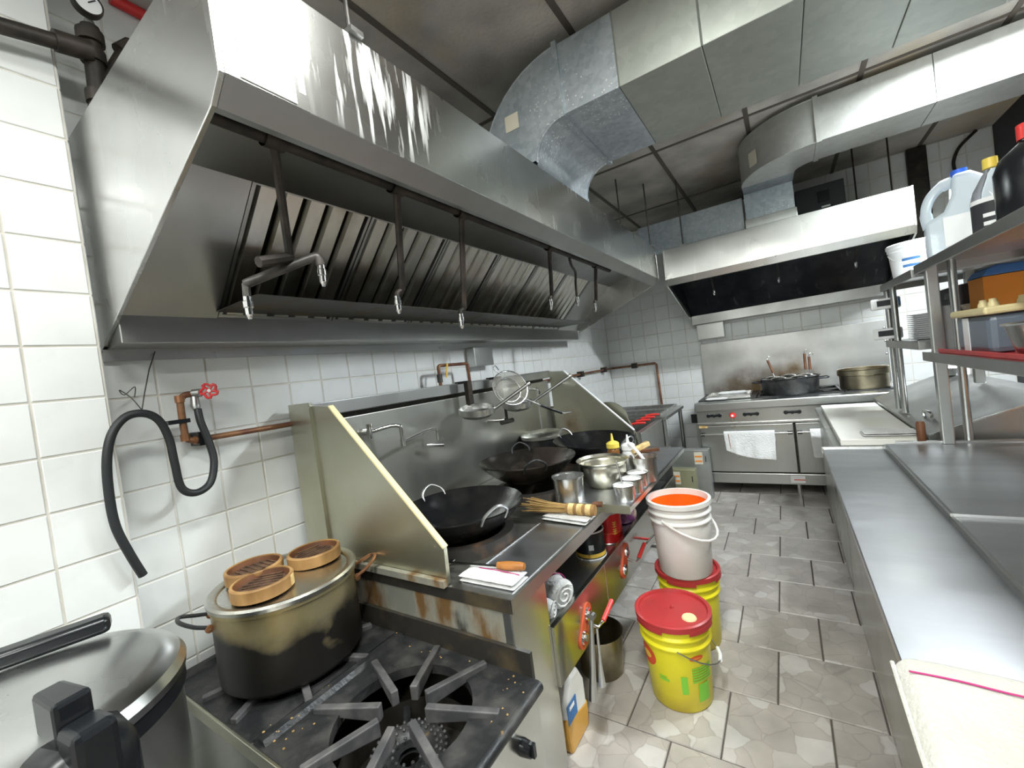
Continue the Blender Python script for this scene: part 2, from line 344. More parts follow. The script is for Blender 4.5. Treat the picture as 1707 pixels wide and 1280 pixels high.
        if solid:
            md = o.modifiers.new('solid', 'SOLIDIFY'); md.thickness = solid; md.offset = 0
        if bevel:
            md = o.modifiers.new('bevel', 'BEVEL'); md.width = bevel; md.segments = 2; md.limit_method = 'ANGLE'; md.angle_limit = math.radians(40)
        if sub:
            md = o.modifiers.new('sub', 'SUBSURF'); md.levels = sub; md.render_levels = sub
        return o
def tag(o, label=None, cat=None, group=None, kind=None):
    if label: o['label'] = label
    if cat: o['category'] = cat
    if group: o['group'] = group
    if kind: o['kind'] = kind
    return o
def thing(name, label, cat, loc=(0,0,0), rotz=0., group=None):
    o = bpy.data.objects.new(name, None); COL.objects.link(o); o.location = loc; o.rotation_euler = (0, 0, rotz); o.empty_display_size = .05
    WO[o.name] = loc; return tag(o, label, cat, group)
def copy_tree(o, parent=None):
    c = o.copy(); COL.objects.link(c); WO[c.name] = tuple(c.location)
    if parent is not None: c.parent = parent
    for ch in list(o.children): copy_tree(ch, c)
    return c
def arc(cx, cz, r, a0, a1, n):
    return [(cx+r*math.cos(a0+(a1-a0)*i/n), cz+r*math.sin(a0+(a1-a0)*i/n)) for i in range(n+1)]
def spline(pts, n=6):
    P = [Vector(p) for p in pts]; out = []
    for i in range(len(P)-1):
        p0, p1, p2, p3 = P[max(i-1, 0)], P[i], P[i+1], P[min(i+2, len(P)-1)]
        for k in range(n):
            t = k/n; out.append(.5*((2*p1)+(p2-p0)*t+(2*p0-5*p1+4*p2-p3)*t*t+(3*p1-p0-3*p2+p3)*t**3))
    return out+[P[-1]]
def shared(name, me, parent, loc, rot=None, scale=None):
    o = bpy.data.objects.new(name, me); COL.objects.link(o); o.parent = parent; o.location = loc
    if rot: o.rotation_euler = rot
    if scale: o.scale = scale
    return o

# ================================================================== the setting
XW, YB = -1.88, 5.22
XR, YF = 1.60, -2.4
def struct(mb, name, mat, **k): return tag(mb.build(name, mat, **k), kind='structure')
fl = struct(MB().box((XW-.1, YF, -.1), (3.0, YB+.1, -.006)), 'floor', 'grout_floor')
tag(fl, 'beige stone-look tile floor with dark grout joints')
def frustum(w_, h_, t, ch):
    a, b = w_/2, h_/2; c, d = a-ch, b-ch
    return MB().add([(-a,-b,0),(a,-b,0),(a,b,0),(-a,b,0),(-a,-b,t*.4),(a,-b,t*.4),(a,b,t*.4),(-a,b,t*.4),(-c,-d,t),(c,-d,t),(c,d,t),(-c,d,t)],
                    [(8,9,10,11)] + [(i, (i+1) % 4, (i+1) % 4+4, i+4) for i in range(4)] + [(i+4, (i+1) % 4+4, (i+1) % 4+8, i+8) for i in range(4)])
ft = frustum(.334, .334, .006, .0025).mesh('floor_tile', 'stone_tile')
P = .3395; cand = []
for r in range(-15, 9):
    y0 = 2.542+r*P; off = 0 if r % 2 == 0 else P/2
    for k in range(-7, 11):
        x = -.154+off+k*P+P/2
        if XW+.05 < x < 2.9 and YF < y0 < YB-.1: cand.append((x, y0+P/2))
for x, y in cand:
    o = shared('floor_tile', ft, fl, (x-WO[fl.name][0], y-WO[fl.name][1], -.006-WO[fl.name][2]))
    o.rotation_euler = (0, 0, random.choice((0, 1, 2, 3))*math.pi/2)

def tiled_wall(wall, axis, const, u0, u1, z0, z1, ju, jz, pitch, parts, score, facing):
    """square wall tiles; axis 'x' = wall in the y-z plane facing `facing`*x, 'y' = wall in the x-z plane"""
    me = frustum(pitch-.006, pitch-.006, .004, .002).mesh('wall_tile', 'tile_white')
    L_ = []
    k0 = math.floor((u0-ju)/pitch)-1; 
    for k in range(k0, k0+80):
        a, b = max(ju+k*pitch, u0), min(ju+(k+1)*pitch, u1)
        if b-a < .02: continue
        m0 = math.floor((z0-jz)/pitch)-1
        for q in range(m0, m0+40):
            c, d = max(jz+q*pitch, z0), min(jz+(q+1)*pitch, z1)
            if d-c < .02: continue
            L_.append((a, b, c, d))
    L_.sort(key=lambda t: score((t[0]+t[1])/2, (t[2]+t[3])/2))
    rot = {('x', 1): (math.pi/2, 0, math.pi/2), ('y', -1): (math.pi/2, 0, 0), ('x', -1): (math.pi/2, 0, -math.pi/2), ('y', 1): (math.pi/2, 0, math.pi)}[(axis, facing)]
    rest = MB()
    for i, (a, b, c, d) in enumerate(L_):
        w_, h_ = b-a, d-c
        pos = (const, (a+b)/2, (c+d)/2) if axis == 'x' else ((a+b)/2, const, (c+d)/2)
        if i < parts:
            o0 = WO[wall.name]
            shared('wall_tile', me, wall, tuple(pos[j]-o0[j] for j in range(3)), rot, ((w_-.006)/(pitch-.006), (h_-.006)/(pitch-.006), 1))
        else:
            f = frustum(w_-.006, h_-.006, .004, .002)
            from mathutils import Euler
            f.xf(Matrix.Translation(pos) @ Euler(rot).to_matrix().to_4x4()); rest.add(f.v, f.f)
    if rest.v: tag(rest.build('wall_tile_field', 'tile_white', wall), kind='stuff')

wl = struct(MB().box((XW-.12, .41, 0), (XW-.004, YB+.1, CEIL)), 'wall_left', 'grout'); tag(wl, 'white square-tiled wall behind the wok range')
tiled_wall(wl, 'x', XW-.004, .41, YB, 0, CEIL, .572, 1.535, .1585, 290,
           lambda y, z: (0 if (.6 < z < 1.75) else 1 if (y < .9 and z > 1.7) else 3) + y*.1, 1)
wn = struct(MB().box((XW-.12, YF, 0), (-1.764, .41, CEIL)), 'wall_near', 'grout'); tag(wn, 'white tiled pier stepping out of the left wall beside the hood')
tiled_wall(wn, 'x', -1.764, YF, .41, 0, CEIL, .25, 1.383, .158, 150, lambda y, z: (0 if y > -.5 else 2) + (0 if z > .7 else 1) - y*.1, 1)
tiled_wall(wn, 'y', .41, XW, -1.766, 0, CEIL, -1.92, 1.383, .158, 0, lambda x, z: 0, 1)
wb = struct(MB().box((XW-.12, YB+.004, 0), (XR+.1, YB+.12, CEIL)), 'wall_back', 'grout'); tag(wb, 'white tiled back wall behind the gas range')
tiled_wall(wb, 'y', YB+.004, XW, XR, 0, CEIL, XW, 1.535, .158, 300,
           lambda x, z: (0 if (x < -.75 and .3 < z < 2.2) or (1.5 < z < 1.75) or (x > .4 and z > 2.3) or (.75 < x < 1.3 and .8 < z < 1.5) else 2) + z*.1, -1)
wr = struct(MB().box((XR, 3.9, 0), (XR+.1, YB+.1, CEIL)), 'wall_right', 'paint_dark'); tag(wr, 'dark painted wall at the right end of the kitchen')
struct(MB().box((2.9, YF, 0), (3.0, 3.9, CEIL)), 'wall_far_right', 'paint_dark')
struct(MB().box((XR, 3.85, 0), (3.0, 3.9, CEIL)), 'wall_return', 'paint_dark')
struct(MB().box((XW-.12, YF-.1, 0), (3.0, YF, CEIL)), 'wall_front', 'paint_wall')
struct(MB().box((-.98, YB-.012, .60), (-.60, YB-.001, .70)), 'baseboard_back', 'paint_dark')

# ceiling: dark grid with panels
ce = struct(MB().box((XW-.12, YF, CEIL+.02), (3.0, YB+.1, CEIL+.12)), 'ceiling', 'ceil_grid'); tag(ce, 'stained suspended ceiling with dark grid bars')
GX = [-1.88+.0, -1.28, -.67, -.065, .54, 1.15, 1.76, 2.37, 2.98]; GY = [YF, -1.50, -.28, .94, 2.16, 3.38, 4.60, YB+.1]
for i in range(len(GX)-1):
    for j in range(len(GY)-1):
        b = MB().box((GX[i]+.012, GY[j]+.012, CEIL), (GX[i+1]-.012, GY[j+1]-.012, CEIL+.021)); b.build('ceiling_panel', 'ceil_panel', ce)
for x in GX[1:-1]: MB().box((x-.014, YF, CEIL-.006), (x+.014, YB, CEIL+.01)).build('grid_bar', 'ceil_grid', ce)
for y in GY[1:-1]: MB().box((XW, y-.012, CEIL-.005), (3.0, y+.012, CEIL+.01)).build('grid_bar', 'ceil_grid', ce)

# ceiling lamps (beyond the frame): housing, tubes and their light
for i, (x, y, alongy, pw) in enumerate(LAMPS):
    nm = ['in front of the wok hood', 'right of the round-bend duct', 'behind the camera', 'over the near pier'][i]
    t = thing('fluorescent_light', 'white two-tube ceiling light '+nm, 'ceiling light', (x, y, CEIL-.08), 0 if alongy else math.pi/2, 'ceiling lights')
    MB().prism([(-.075, .07), (.075, .07), (.05, .03), (-.05, .03)], 'y', -.61, .61).build('housing', 'lamp_body', t, world=False)
    for s in (-1, 1):
        MB().tube([(s*.04, -.59, .015), (s*.04, .59, .015)], .013, 10).build('tube_lamp', 'lamp_tube', t, world=False, smooth=True)
    ld = bpy.data.lights.new('tube_light', 'AREA'); ld.shape = 'RECTANGLE'; ld.size = .16; ld.size_y = 1.2; ld.energy = LAMP_POWER*pw; ld.color = (.90, .97, 1.) if i == 1 else (.97, 1., .96)
    lo = bpy.data.objects.new('tube_light', ld); COL.objects.link(lo); lo.parent = t; lo.location = (0, 0, -.005)
    lo['kind'] = 'helper'

# ================================================================== wok hood with filters, pipework and duct
HX0, HX1, HY0, HY1, HT = -1.88, -.88, .44, 3.98, 2.40
hood = thing('range_hood', 'long stainless steel exhaust hood over the wok range', 'range hood', (-1.38, 2.21, 1.66))
MB().box((HX1-.015, HY0+.012, 2.12), (HX1, HY1-.012, HT)).build('front_panel', 'steel_hood', hood, bevel=.003)
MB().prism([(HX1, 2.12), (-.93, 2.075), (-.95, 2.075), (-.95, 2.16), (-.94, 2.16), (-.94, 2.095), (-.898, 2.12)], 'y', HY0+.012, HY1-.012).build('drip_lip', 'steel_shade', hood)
for y, nm in ((HY0, 0), (HY1-.012, 1)):
    MB().prism([(HX0+.003, 1.70), (HX0+.003, HT), (HX1, HT), (HX1, 2.12), (-.93, 2.075)], 'y', y, y+.012).build('end_panel', 'steel_hood_end', hood, bevel=.002)
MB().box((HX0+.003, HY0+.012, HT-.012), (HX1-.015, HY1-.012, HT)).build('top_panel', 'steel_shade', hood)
MB().box((HX0+.003, HY0+.012, 1.70), (-1.72, HY1-.012, 1.80)).build('grease_trough', 'steel_shade', hood, bevel=.003)
MB().box((HX0+.003, HY0, 1.662), (HX0+.02, HY1, 1.70)).build('wall_flange', 'steel', hood)
MB().prism([(-1.74, 1.80), (-1.72, 1.80), (-1.71, 1.815), (-1.73, 1.83)], 'y', HY0+.012, HY1-.012).build('trough_edge', 'grime_black', hood)
def slope_panel(y0, y1, mat, nm):
    return MB().prism([(-1.735, 1.80), (-1.72, 1.79), (-1.345, 2.165), (-1.355, 2.18)], 'y', y0, y1).build(nm, mat, hood)
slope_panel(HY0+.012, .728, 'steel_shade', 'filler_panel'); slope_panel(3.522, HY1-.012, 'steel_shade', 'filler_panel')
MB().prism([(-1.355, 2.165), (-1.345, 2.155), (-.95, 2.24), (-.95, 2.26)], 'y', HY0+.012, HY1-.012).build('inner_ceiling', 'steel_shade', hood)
MB().box((-1.76, .72, 1.81), (-1.40, 3.53, 1.812)).xf(Matrix.Identity(4)).build('plenum_floor', 'grime_black', hood)
MB().prism([(-1.80, 1.80), (-1.79, 1.79), (-1.40, 2.20), (-1.41, 2.21)], 'y', .70, 3.55).build('plenum_back', 'grime_black', hood)
# hood filters, each lifts out
SL = math.hypot(.37, .37)
def make_filter(name, nb, wd, ht, m1, m2):
    t = thing(name, 'filter', 'filter', (0, 0, 0))
    fr = MB(); e = .012
    fr.box((-wd/2, 0, -.02), (-wd/2+e, ht, .004)); fr.box((wd/2-e, 0, -.02), (wd/2, ht, .004)); fr.box((-wd/2, 0, -.02), (wd/2, e, .004)); fr.box((-wd/2, ht-e, -.02), (wd/2, ht, .004))
    fr.build('frame', m2, t, world=False)
    p = (wd-2*e)/nb
    for i in range(nb):
        x = -wd/2+e+p*(i+.5); a = p*.40
        MB().add([(x-a, e, -.016), (x-a*.8, e, .002), (x+a*.8, e, .002), (x+a, e, -.016), (x-a, ht-e, -.016), (x-a*.8, ht-e, .002), (x+a*.8, ht-e, .002), (x+a, ht-e, -.016)],
                 [(0,1,5,4),(1,2,6,5),(2,3,7,6),(0,3,2,1),(4,5,6,7)]).build('baffle', m1, t, world=False)
    return t
fl0 = make_filter('hood_filter', 5, .460, SL, 'filter_steel', 'steel_shade')
ORD = ['nearest', 'second', 'third', 'fourth', 'fifth', 'farthest']
for i in range(6):
    f = fl0 if i == 0 else copy_tree(fl0)
    f.matrix_world = Matrix(((0, .7071, .7071, -1.72), (1, 0, 0, .729+.4655*(i+.5)), (0, .7071, -.7071, 1.795), (0, 0, 0, 1))) 
    f.matrix_world = Matrix(((0, .7071, .7071, -1.722), (-1, 0, 0, .729+.4655*(i+.5)), (0, .7071, -.7071, 1.797), (0, 0, 0, 1)))
    tag(f, ('greasy steel baffle filter of the wok hood, %s the white pier' % ('nearest to' if i == 0 else ORD[i]+' from') if i < 5 else 'darkest steel baffle filter at the far end of the wok hood'), 'filter', 'baffle filters in the wok hood')
# fire-suppression pipe
sp = thing('suppression_pipe', 'dark fire-suppression pipe with drop nozzles inside the wok hood', 'pipe', (-1.10, 1.9, 2.1))
MB().tube([(-1.0, HY0+.013, 2.098), (-1.0, 3.0, 2.098)], .017, 10).build('main_pipe', 'pipe_black', sp, smooth=True)
def nozzle(p, d=(0, 0, -1)):
    p = Vector(p); d = Vector(d).normalized()
    pts = [p+d*t for t in (0, .012, .014, .03, .032, .05, .052, .062)]
    MB().tube(pts, [.011, .011, .013, .013, .010, .010, .008, .005], 10).build('nozzle', 'chrome', sp, smooth=True)
MAIN = (-1.0, 2.115)
for y, x, zb in ((.605, -1.15, 1.86), (1.00, -1.13, 1.80), (1.33, -1.12, 1.75), (2.07, -1.13, 1.88), (2.74, -1.11, 1.90)):
    yb = y+(.09 if y < 1.9 else .22)
    MB().tube([(-1.0, y, 2.098), (x, yb, zb)], .0115, 8).build('drop_pipe', 'pipe_black', sp, smooth=True)
    MB().lathe([(.024, -.025), (.024, .025)], (-1.0, y, 2.098), 12, 'y').build('pipe_tee', 'pipe_black', sp, smooth=True)
    if y < .7:
        MB().tube(spline([(-1.22, .60, 1.79), (-1.20, .62, 1.80), (-1.13, .745, 1.86), (-1.12, .762, 1.862), (-1.118, .768, 1.84)], 4), .013, 10).build('branch_pipe', 'pipe_grey', sp, smooth=True)
        MB().tube([(-1.14, .60, 1.83), (x, yb, zb)], .015, 8).build('branch_pipe', 'pipe_black', sp, smooth=True)
        MB().tube([(-1.22, .60, 1.79), (-1.22, .598, 1.752)], .011, 8).build('branch_pipe', 'pipe_grey', sp, smooth=True)
        nozzle((-1.22, .598, 1.754)); nozzle((-1.118, .768, 1.84), (0, 0, -1))
    else:
        MB().tube(spline([(x, yb, zb), (x-.005, yb-.02, zb-.012), (x, yb-.03, zb-.03)], 3), .010, 8).build('elbow', 'pipe_black', sp, smooth=True); nozzle((x, yb-.03, zb-.025))
MB().tube(spline([(-1.0, 2.312, 2.10), (-1.02, 2.38, 2.05), (-1.05, 2.5, 2.03), (-1.10, 2.60, 1.98), (-1.12, 2.64, 1.90)], 4), .008, 8).build('flexible_drop', 'pipe_black', sp, smooth=True); nozzle((-1.12, 2.64, 1.90))
# notice sheets on the hood front
tag(MB().box((-.8795, .482, 2.128), (-.8775, .602, 2.385)).build('notice_sheet', 'paper'), 'white notice sheet with glare-paled print taped to the near end of the wok hood', 'paper')
ns = bpy.data.objects['notice_sheet']
for i in range(9): MB().box((-.8774, .495, 2.35-.020*i), (-.8771, .59-.02*(i % 3), 2.3535-.020*i)).build('print_line', 'print_grey', ns)
tag(MB().box((-.8798, .612, 2.16), (-.879, .628, 2.385)).build('tape_strip', 'paper'), 'narrow strip of white tape beside the notice sheet', 'tape')
# duct over the wok hood
d1 = thing('exhaust_duct', 'large bluish galvanised duct bending out of the wok hood', 'duct', (-.9, 2.125, HT))
C = (-.73, 2.42); n = 12
outer = arc(C[0], C[1], .465, math.pi, math.pi/2, n); inner = arc(C[0], C[1], .155, math.pi, math.pi/2, n)
poly = [(outer[0][0], HT)]+outer+inner[::-1]+[(inner[0][0], HT)]
e = MB(); Y0, Y1 = 1.82, 2.43; N_ = n+1
vs = [(x, Y, z) for Y in (Y0, Y1) for x, z in outer] + [(x, Y, z) for Y in (Y0, Y1) for x, z in inner]
O0, O1, I0, I1 = 0, N_, 2*N_, 3*N_; fs = []
for i in range(n): fs += [(O0+i, O0+i+1, O1+i+1, O1+i), (I0+i, I1+i, I1+i+1, I0+i+1), (O0+i, I0+i, I0+i+1, O0+i+1), (O1+i, O1+i+1, I1+i+1, I1+i)]
e.add(vs, fs).build('elbow', 'galv_blue', d1, smooth=30)
for Y in (Y0, Y1-.006):
    MB().tube([(x, Y+.003, z) for x, z in inner], .005, 6).build('seam', 'galv_blue', d1, smooth=True); MB().tube([(x, Y+.003, z) for x, z in outer], .005, 6).build('seam', 'galv_blue', d1, smooth=True)
xs = [-.73, -.467, -.148, .17, .49, .81, 1.13, 1.6, 2.2, 2.88]
for i in range(len(xs)-1):
    MB().box((xs[i], Y0, 2.575), (xs[i+1]-.002, Y1, 2.885)).build('duct_section', 'galv_blue' if i == 0 else 'galv_cream', d1, bevel=.003)
for i, x in enumerate(xs[:-1]):
    if i == 0:
        MB().box((x-.012, Y0-.012, 2.563), (x+.012, Y1+.012, 2.897)).build('flange', 'galv_blue', d1)
    else: MB().prism([(-.004, 0), (.004, 0), (0, .004)], 'z', 2.575, 2.885).xf(Matrix.Translation((x, Y0, 0)) @ Matrix.Rotation(math.pi, 4, 'Z')).build('seam', 'galv_cream', d1)
MB().box((-.905, Y0-.02, HT), (-.885, Y1+.02, HT+.025)).build('base_flange', 'galv_blue', d1); MB().box((-1.21, Y0-.02, HT), (-.885, Y0-.001, HT+.02)).build('base_flange', 'galv_blue', d1)
tag(MB().box((-1.03, Y0-.0035, 2.615), (-.955, Y0-.002, 2.69)).build('duct_sticker', 'paper_tan'), 'square tan sticker on the bend of the bluish duct', 'sticker')
# ================================================================== back hood with its duct
b2 = thing('range_hood', 'shorter stainless exhaust hood with black filters over the gas range', 'range hood', (0, 4.62, 1.70))
bx0, bx1, by0, bt = -.835, .845, 4.03, 2.375
MB().box((bx0+.012, by0, 2.105), (bx1-.012, by0+.014, bt)).build('front_panel', 'steel_hood', b2, bevel=.003)
MB().prism([(by0, 2.105), (by0+.02, 2.052), (by0+.045, 2.052), (by0+.045, 2.13), (by0+.035, 2.13), (by0+.03, 2.07), (by0+.014, 2.105)], 'x', bx0+.012, bx1-.012).build('drip_lip', 'steel_hood', b2)
for x in (bx0, bx1-.012): MB().prism([(by0, bt), (by0, 2.105), (by0+.02, 2.052), (5.20, 1.715), (5.20, bt)], 'x', x, x+.012).build('end_panel', 'steel_hood', b2)
MB().box((bx0+.012, by0+.014, bt-.012), (bx1-.012, 5.2, bt)).build('top_panel', 'steel_shade', b2)
MB().box((bx0+.012, 5.04, 1.715), (bx1-.012, 5.2, 1.815)).build('grease_trough', 'steel_shade', b2, bevel=.003)
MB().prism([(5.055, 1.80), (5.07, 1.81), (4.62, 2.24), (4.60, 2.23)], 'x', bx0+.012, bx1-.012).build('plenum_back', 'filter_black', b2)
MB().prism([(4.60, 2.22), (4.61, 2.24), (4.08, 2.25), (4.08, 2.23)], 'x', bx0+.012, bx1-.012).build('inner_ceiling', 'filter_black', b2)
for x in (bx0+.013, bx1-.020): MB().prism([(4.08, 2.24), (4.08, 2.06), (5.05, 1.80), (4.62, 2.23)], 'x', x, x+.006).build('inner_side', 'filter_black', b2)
MB().box((-.79, 5.10, 1.545), (-.52, 5.21, 1.715)).build('grease_box', 'steel', b2, bevel=.004)
fb0 = make_filter('hood_filter', 6, .40, .60, 'filter_black', 'filter_black')
for i in range(4):
    f = fb0 if i == 0 else copy_tree(fb0)
    f.matrix_world = Matrix(((1, 0, 0, bx0+.03+.405*(i+.5)), (0, -.7193, -.6947, 5.052), (0, .6947, -.7193, 1.815), (0, 0, 0, 1)))
    tag(f, 'black baffle filter of the back hood, '+['leftmost', 'second from the left', 'third from the left', 'rightmost'][i], 'filter', 'black filters in the back hood')
bp = thing('suppression_pipe', 'dark pipe with small bright nozzles inside the back hood', 'pipe', (0, 4.3, 2.1))
MB().tube([(bx0+.02, 4.25, 2.16), (bx1-.02, 4.25, 2.16)], .011, 8).build('main_pipe', 'pipe_black', bp, smooth=True)
for x in (-.50, .02, .55):
    MB().tube([(x, 4.25, 2.16), (x, 4.45, 1.98)], .008, 8).build('drop_pipe', 'pipe_black', bp, smooth=True)
    MB().tube([(x, 4.45, 1.985), (x, 4.452, 1.95), (x, 4.452, 1.935)], [.012, .012, .007], 8).build('nozzle', 'chrome', bp, smooth=True)
# duct 2: plan bend, then a collar down to the hood
d2 = thing('exhaust_duct', 'bright galvanised duct with a round bend above the back hood', 'duct', (0, 4.2, bt))
z0, z1 = 2.655, 2.925; cx, cy, ro, ri = .31, 3.88, .465, .125
outer = arc(cx, cy, ro, -math.pi/2, -math.pi, n); inner = arc(cx, cy, ri, -math.pi/2, -math.pi, n)
e = MB(); vs = [(x, y, Z_) for Z_ in (z0, z1) for x, y in outer]+[(x, y, Z_) for Z_ in (z0, z1) for x, y in inner]
fs = []
for i in range(n): fs += [(O0+i, O0+i+1, O1+i+1, O1+i), (I0+i, I1+i, I1+i+1, I0+i+1), (O0+i, I0+i, I0+i+1, O0+i+1), (O1+i, O1+i+1, I1+i+1, I1+i)]
e.add(vs, fs).build('elbow', 'galv_bright', d2, smooth=30)
for Z_ in (z0, z1): MB().tube([(x, y, Z_) for x, y in outer], .005, 6).build('seam', 'galv_bright', d2, smooth=True)
xs = [cx, .85, 1.45, 2.0, 2.88]
for i in range(len(xs)-1): MB().box((xs[i], cy-ro, z0), (xs[i+1]-.002, cy-ri, z1)).build('duct_section', 'galv_bright', d2, bevel=.003)
MB().box((cx-.014, cy-ro-.01, z0-.008), (cx+.014, cy-ri+.01, z1+.008)).build('flange', 'galv_bright', d2)
MB().box((cx-ro, cy, z0), (cx-ri, 4.46, z1)).build('duct_section', 'galv_dark', d2)
MB().box((-.158, 4.07, bt+.07), (.178, 4.44, z0)).build('collar', 'galv_blue', d2)
MB().box((-.168, 4.06, bt), (.188, 4.45, bt+.075)).build('collar_base', 'galv_bright', d2, bevel=.004)
tag(MB().box((-.0006, -.04, 2.70), (.0006, .04, 2.80)).xf(Matrix.Translation((cx, cy, 0)) @ Matrix.Rotation(math.radians(218), 4, 'Z') @ Matrix.Translation((ro+.002, 0, 0))).build('duct_sticker', 'paper_tan'), 'torn tan sticker on the round bend of the bright duct', 'sticker')
tag(MB().box((-1.05, 4.12, bt), (-.175, 4.15, 2.655)).build('closure_panel', 'galv_blue', bevel=.003), 'galvanised closure sheet standing on the back hood left of the duct collar', 'metal panel')
cb = thing('control_box', 'black electrical box on top of the back hood beside the duct', 'electrical box', (.37, 4.68, bt))
MB().box((.205, 4.55, bt), (.545, 4.80, 2.70)).build('case', 'paint_dark', cb, bevel=.006)
MB().box((.36, 4.545, 2.55), (.44, 4.551, 2.64)).build('cover_plate', 'black_plastic', cb); MB().box((.38, 4.54, 2.50), (.44, 4.551, 2.515)).build('hinge', 'steel_shade', cb)
for i, (x, y, zt) in enumerate(((.62, 4.6, CEIL), (.84, 4.6, CEIL), (-.66, 4.07, CEIL), (-.90, 3.9, CEIL), (-1.05, 3.6, CEIL), (-.895, .80, CEIL))):
    zb = bt if i < 3 else HT
    nm = ['short dark hanger rod right of the black electrical box', 'dark hanger rod with a brown clamp at the right of the back hood', 'thin hanger rod at the left front of the back hood', 'pale hanger rod at the far end of the wok hood', 'thin rod hanging behind the duct bend', 'thin hanger rod near the notice sheet'][i]
    t = thing('hanger_rod', nm, 'rod', (x, y, zb), 0, 'hanger rods of the hoods')
    MB().tube([(0, 0, .012), (0, 0, zt-zb)], .006, 8).build('rod', 'pipe_black' if i < 2 else 'pipe_grey', t, world=False, smooth=True)
    MB().box((-.03, -.02, 0), (.03, .02, .014)).build('bracket', 'steel', t, world=False)
MB().box((.80, 4.57, bt+.012), (.90, 4.63, bt+.05)).build('clamp', 'copper', bpy.data.objects['hanger_rod.001'])
tag(MB().box((1.06, YB-.06, 1.9), (1.19, YB-.001, CEIL-.01)).build('wall_conduit', 'pipe_black', bevel=.01), 'grimy brown vertical casing on the back wall behind the white jug', 'conduit')
tag(MB().tube(spline([(1.50, YB-.03, CEIL-.01), (1.40, YB-.03, 2.86), (1.36, YB-.03, 2.78), (1.35, YB-.03, 2.70), (1.37, YB-.03, 2.55)], 5), .012, 8).build('wall_cable', 'pipe_black', smooth=True), 'bent dark cable on the back wall above the white jug', 'cable')

# ================================================================== wok range
WX0, WXF, WY0, WY1, WZ = -1.82, -.762, 1.0, 3.16, .77
wr_ = thing('wok_range', 'long stainless wok range with tall splash back under the big hood', 'wok range', (-1.3, 2.08, 0))
MB().box((WX0, WY0, .77), (-1.70, WY1, 1.348)).build('splash_back', 'steel_splash', wr_, bevel=.004)
MB().box((WX0, WY0, 1.372), (-1.672, WY1, 1.432)).build('top_rail', 'steel', wr_, bevel=.004)
MB().box((WX0, WY0+.01, 1.348), (-1.74, WY1-.01, 1.372)).build('rail_slot', 'grime_black', wr_)
MB().box((WX0-.004, WY0-.004, .63), (-1.668, WY0+.016, 1.438)).build('end_cover', 'steel_olive', wr_, bevel=.003)
for y, s in ((WY0, -1), (WY1-.02, 1)):
    pts = [(-1.666, .775), (-1.666, 1.424), (-1.534, 1.413), (-1.009, .90), (-1.012, .775)]
    p = MB().prism(pts, 'y', y, y+.016).build('side_splash', 'steel_olive' if s < 0 else 'steel_burnt', wr_)
    MB().bar((-1.534, y+.008, 1.414), (-1.008, y+.008, .90), .022, .007, (1, 0, 1)).build('splash_edge', 'lid_cream' if s < 0 else 'white_clean', p)  # pale colour stands in for the bright glint along the steel fold
MB().bar((-1.66, WY0-.006, 1.42), (-1.655, WY0-.006, .78), .012, .012, (1, 0, 0)).build('corner_seam', 'steel_olive', wr_)
# counter with openings left for the three fire rings
def plate_with_holes(x0, x1, y0, y1, za, zb, holes, seg=32):
    bm = bmesh.new()
    o = [bm.verts.new(p) for p in ((x0, y0, zb), (x1, y0, zb), (x1, y1, zb), (x0, y1, zb))]
    ed = [bm.edges.new((o[i], o[(i+1) % 4])) for i in range(4)]
    for hx, hy, hr in holes:
        v = [bm.verts.new((hx+hr*math.cos(2*math.pi*k/seg), hy+hr*math.sin(2*math.pi*k/seg), zb)) for k in range(seg)]
        ed += [bm.edges.new((v[k], v[(k+1) % seg])) for k in range(seg)]
    bmesh.ops.triangle_fill(bm, edges=ed, use_beauty=True)
    r = bmesh.ops.extrude_face_region(bm, geom=bm.faces[:]); 
    for v in [g for g in r['geom'] if isinstance(g, bmesh.types.BMVert)]: v.co.z = za
    bm.verts.index_update(); mb = MB(); mb.v = [tuple(v.co) for v in bm.verts]; mb.f = [tuple(v.index for v in f.verts) for f in bm.faces]; bm.free(); return mb
RINGS = [(-1.205, 1.325), (-1.24, 1.97), (-1.14, 2.60)]
plate_with_holes(-1.70, WXF, WY0, WY1, .735, WZ, [(x, y, .17) for x, y in RINGS]).build('counter_top', 'steel_worktop', wr_)
MB().box((WXF+.0006, WY0, .725), (WXF+.004, WY1, WZ-.0005)).build('counter_apron', 'steel', wr_)
MB().box((-1.68, WY0-.006, .728), (WXF+.001, WY0-.001, .772)).build('near_apron', 'grime_black', wr_)
MB().prism([(-1.62, .772), (-1.01, .772), (-1.01, .795), (-1.62, .795)], 'y', WY0-.022, WY0-.002).build('splash_foot', 'steel_stained', wr_)
MB().box((-.976, 1.03, WZ), (-.772, 1.575, WZ+.004)).build('inset_plate', 'steel_counter', wr_)
MB().tube([(-.976, 1.03, WZ+.005), (-.976, 1.575, WZ+.005)], .003, 6).build('plate_seam', 'steel_bright', wr_)
for x, y in RINGS:
    MB().lathe([(.165, -.06), (.17, .0), (.226, .0), (.216, .046), (.18, .050), (.165, .04), (.165, -.06)], (x, y, WZ), 40).build('fire_ring', 'ring_rust', wr_, smooth=True)
    MB().lathe([(.001, -.10), (.165, -.10)], (x, y, WZ), 24).build('burner_bowl', 'grime_black', wr_)
    MB().lathe([(.16, -.10), (.17, .0)], (x, y, WZ), 24).build('burner_wall', 'grime_black', wr_)
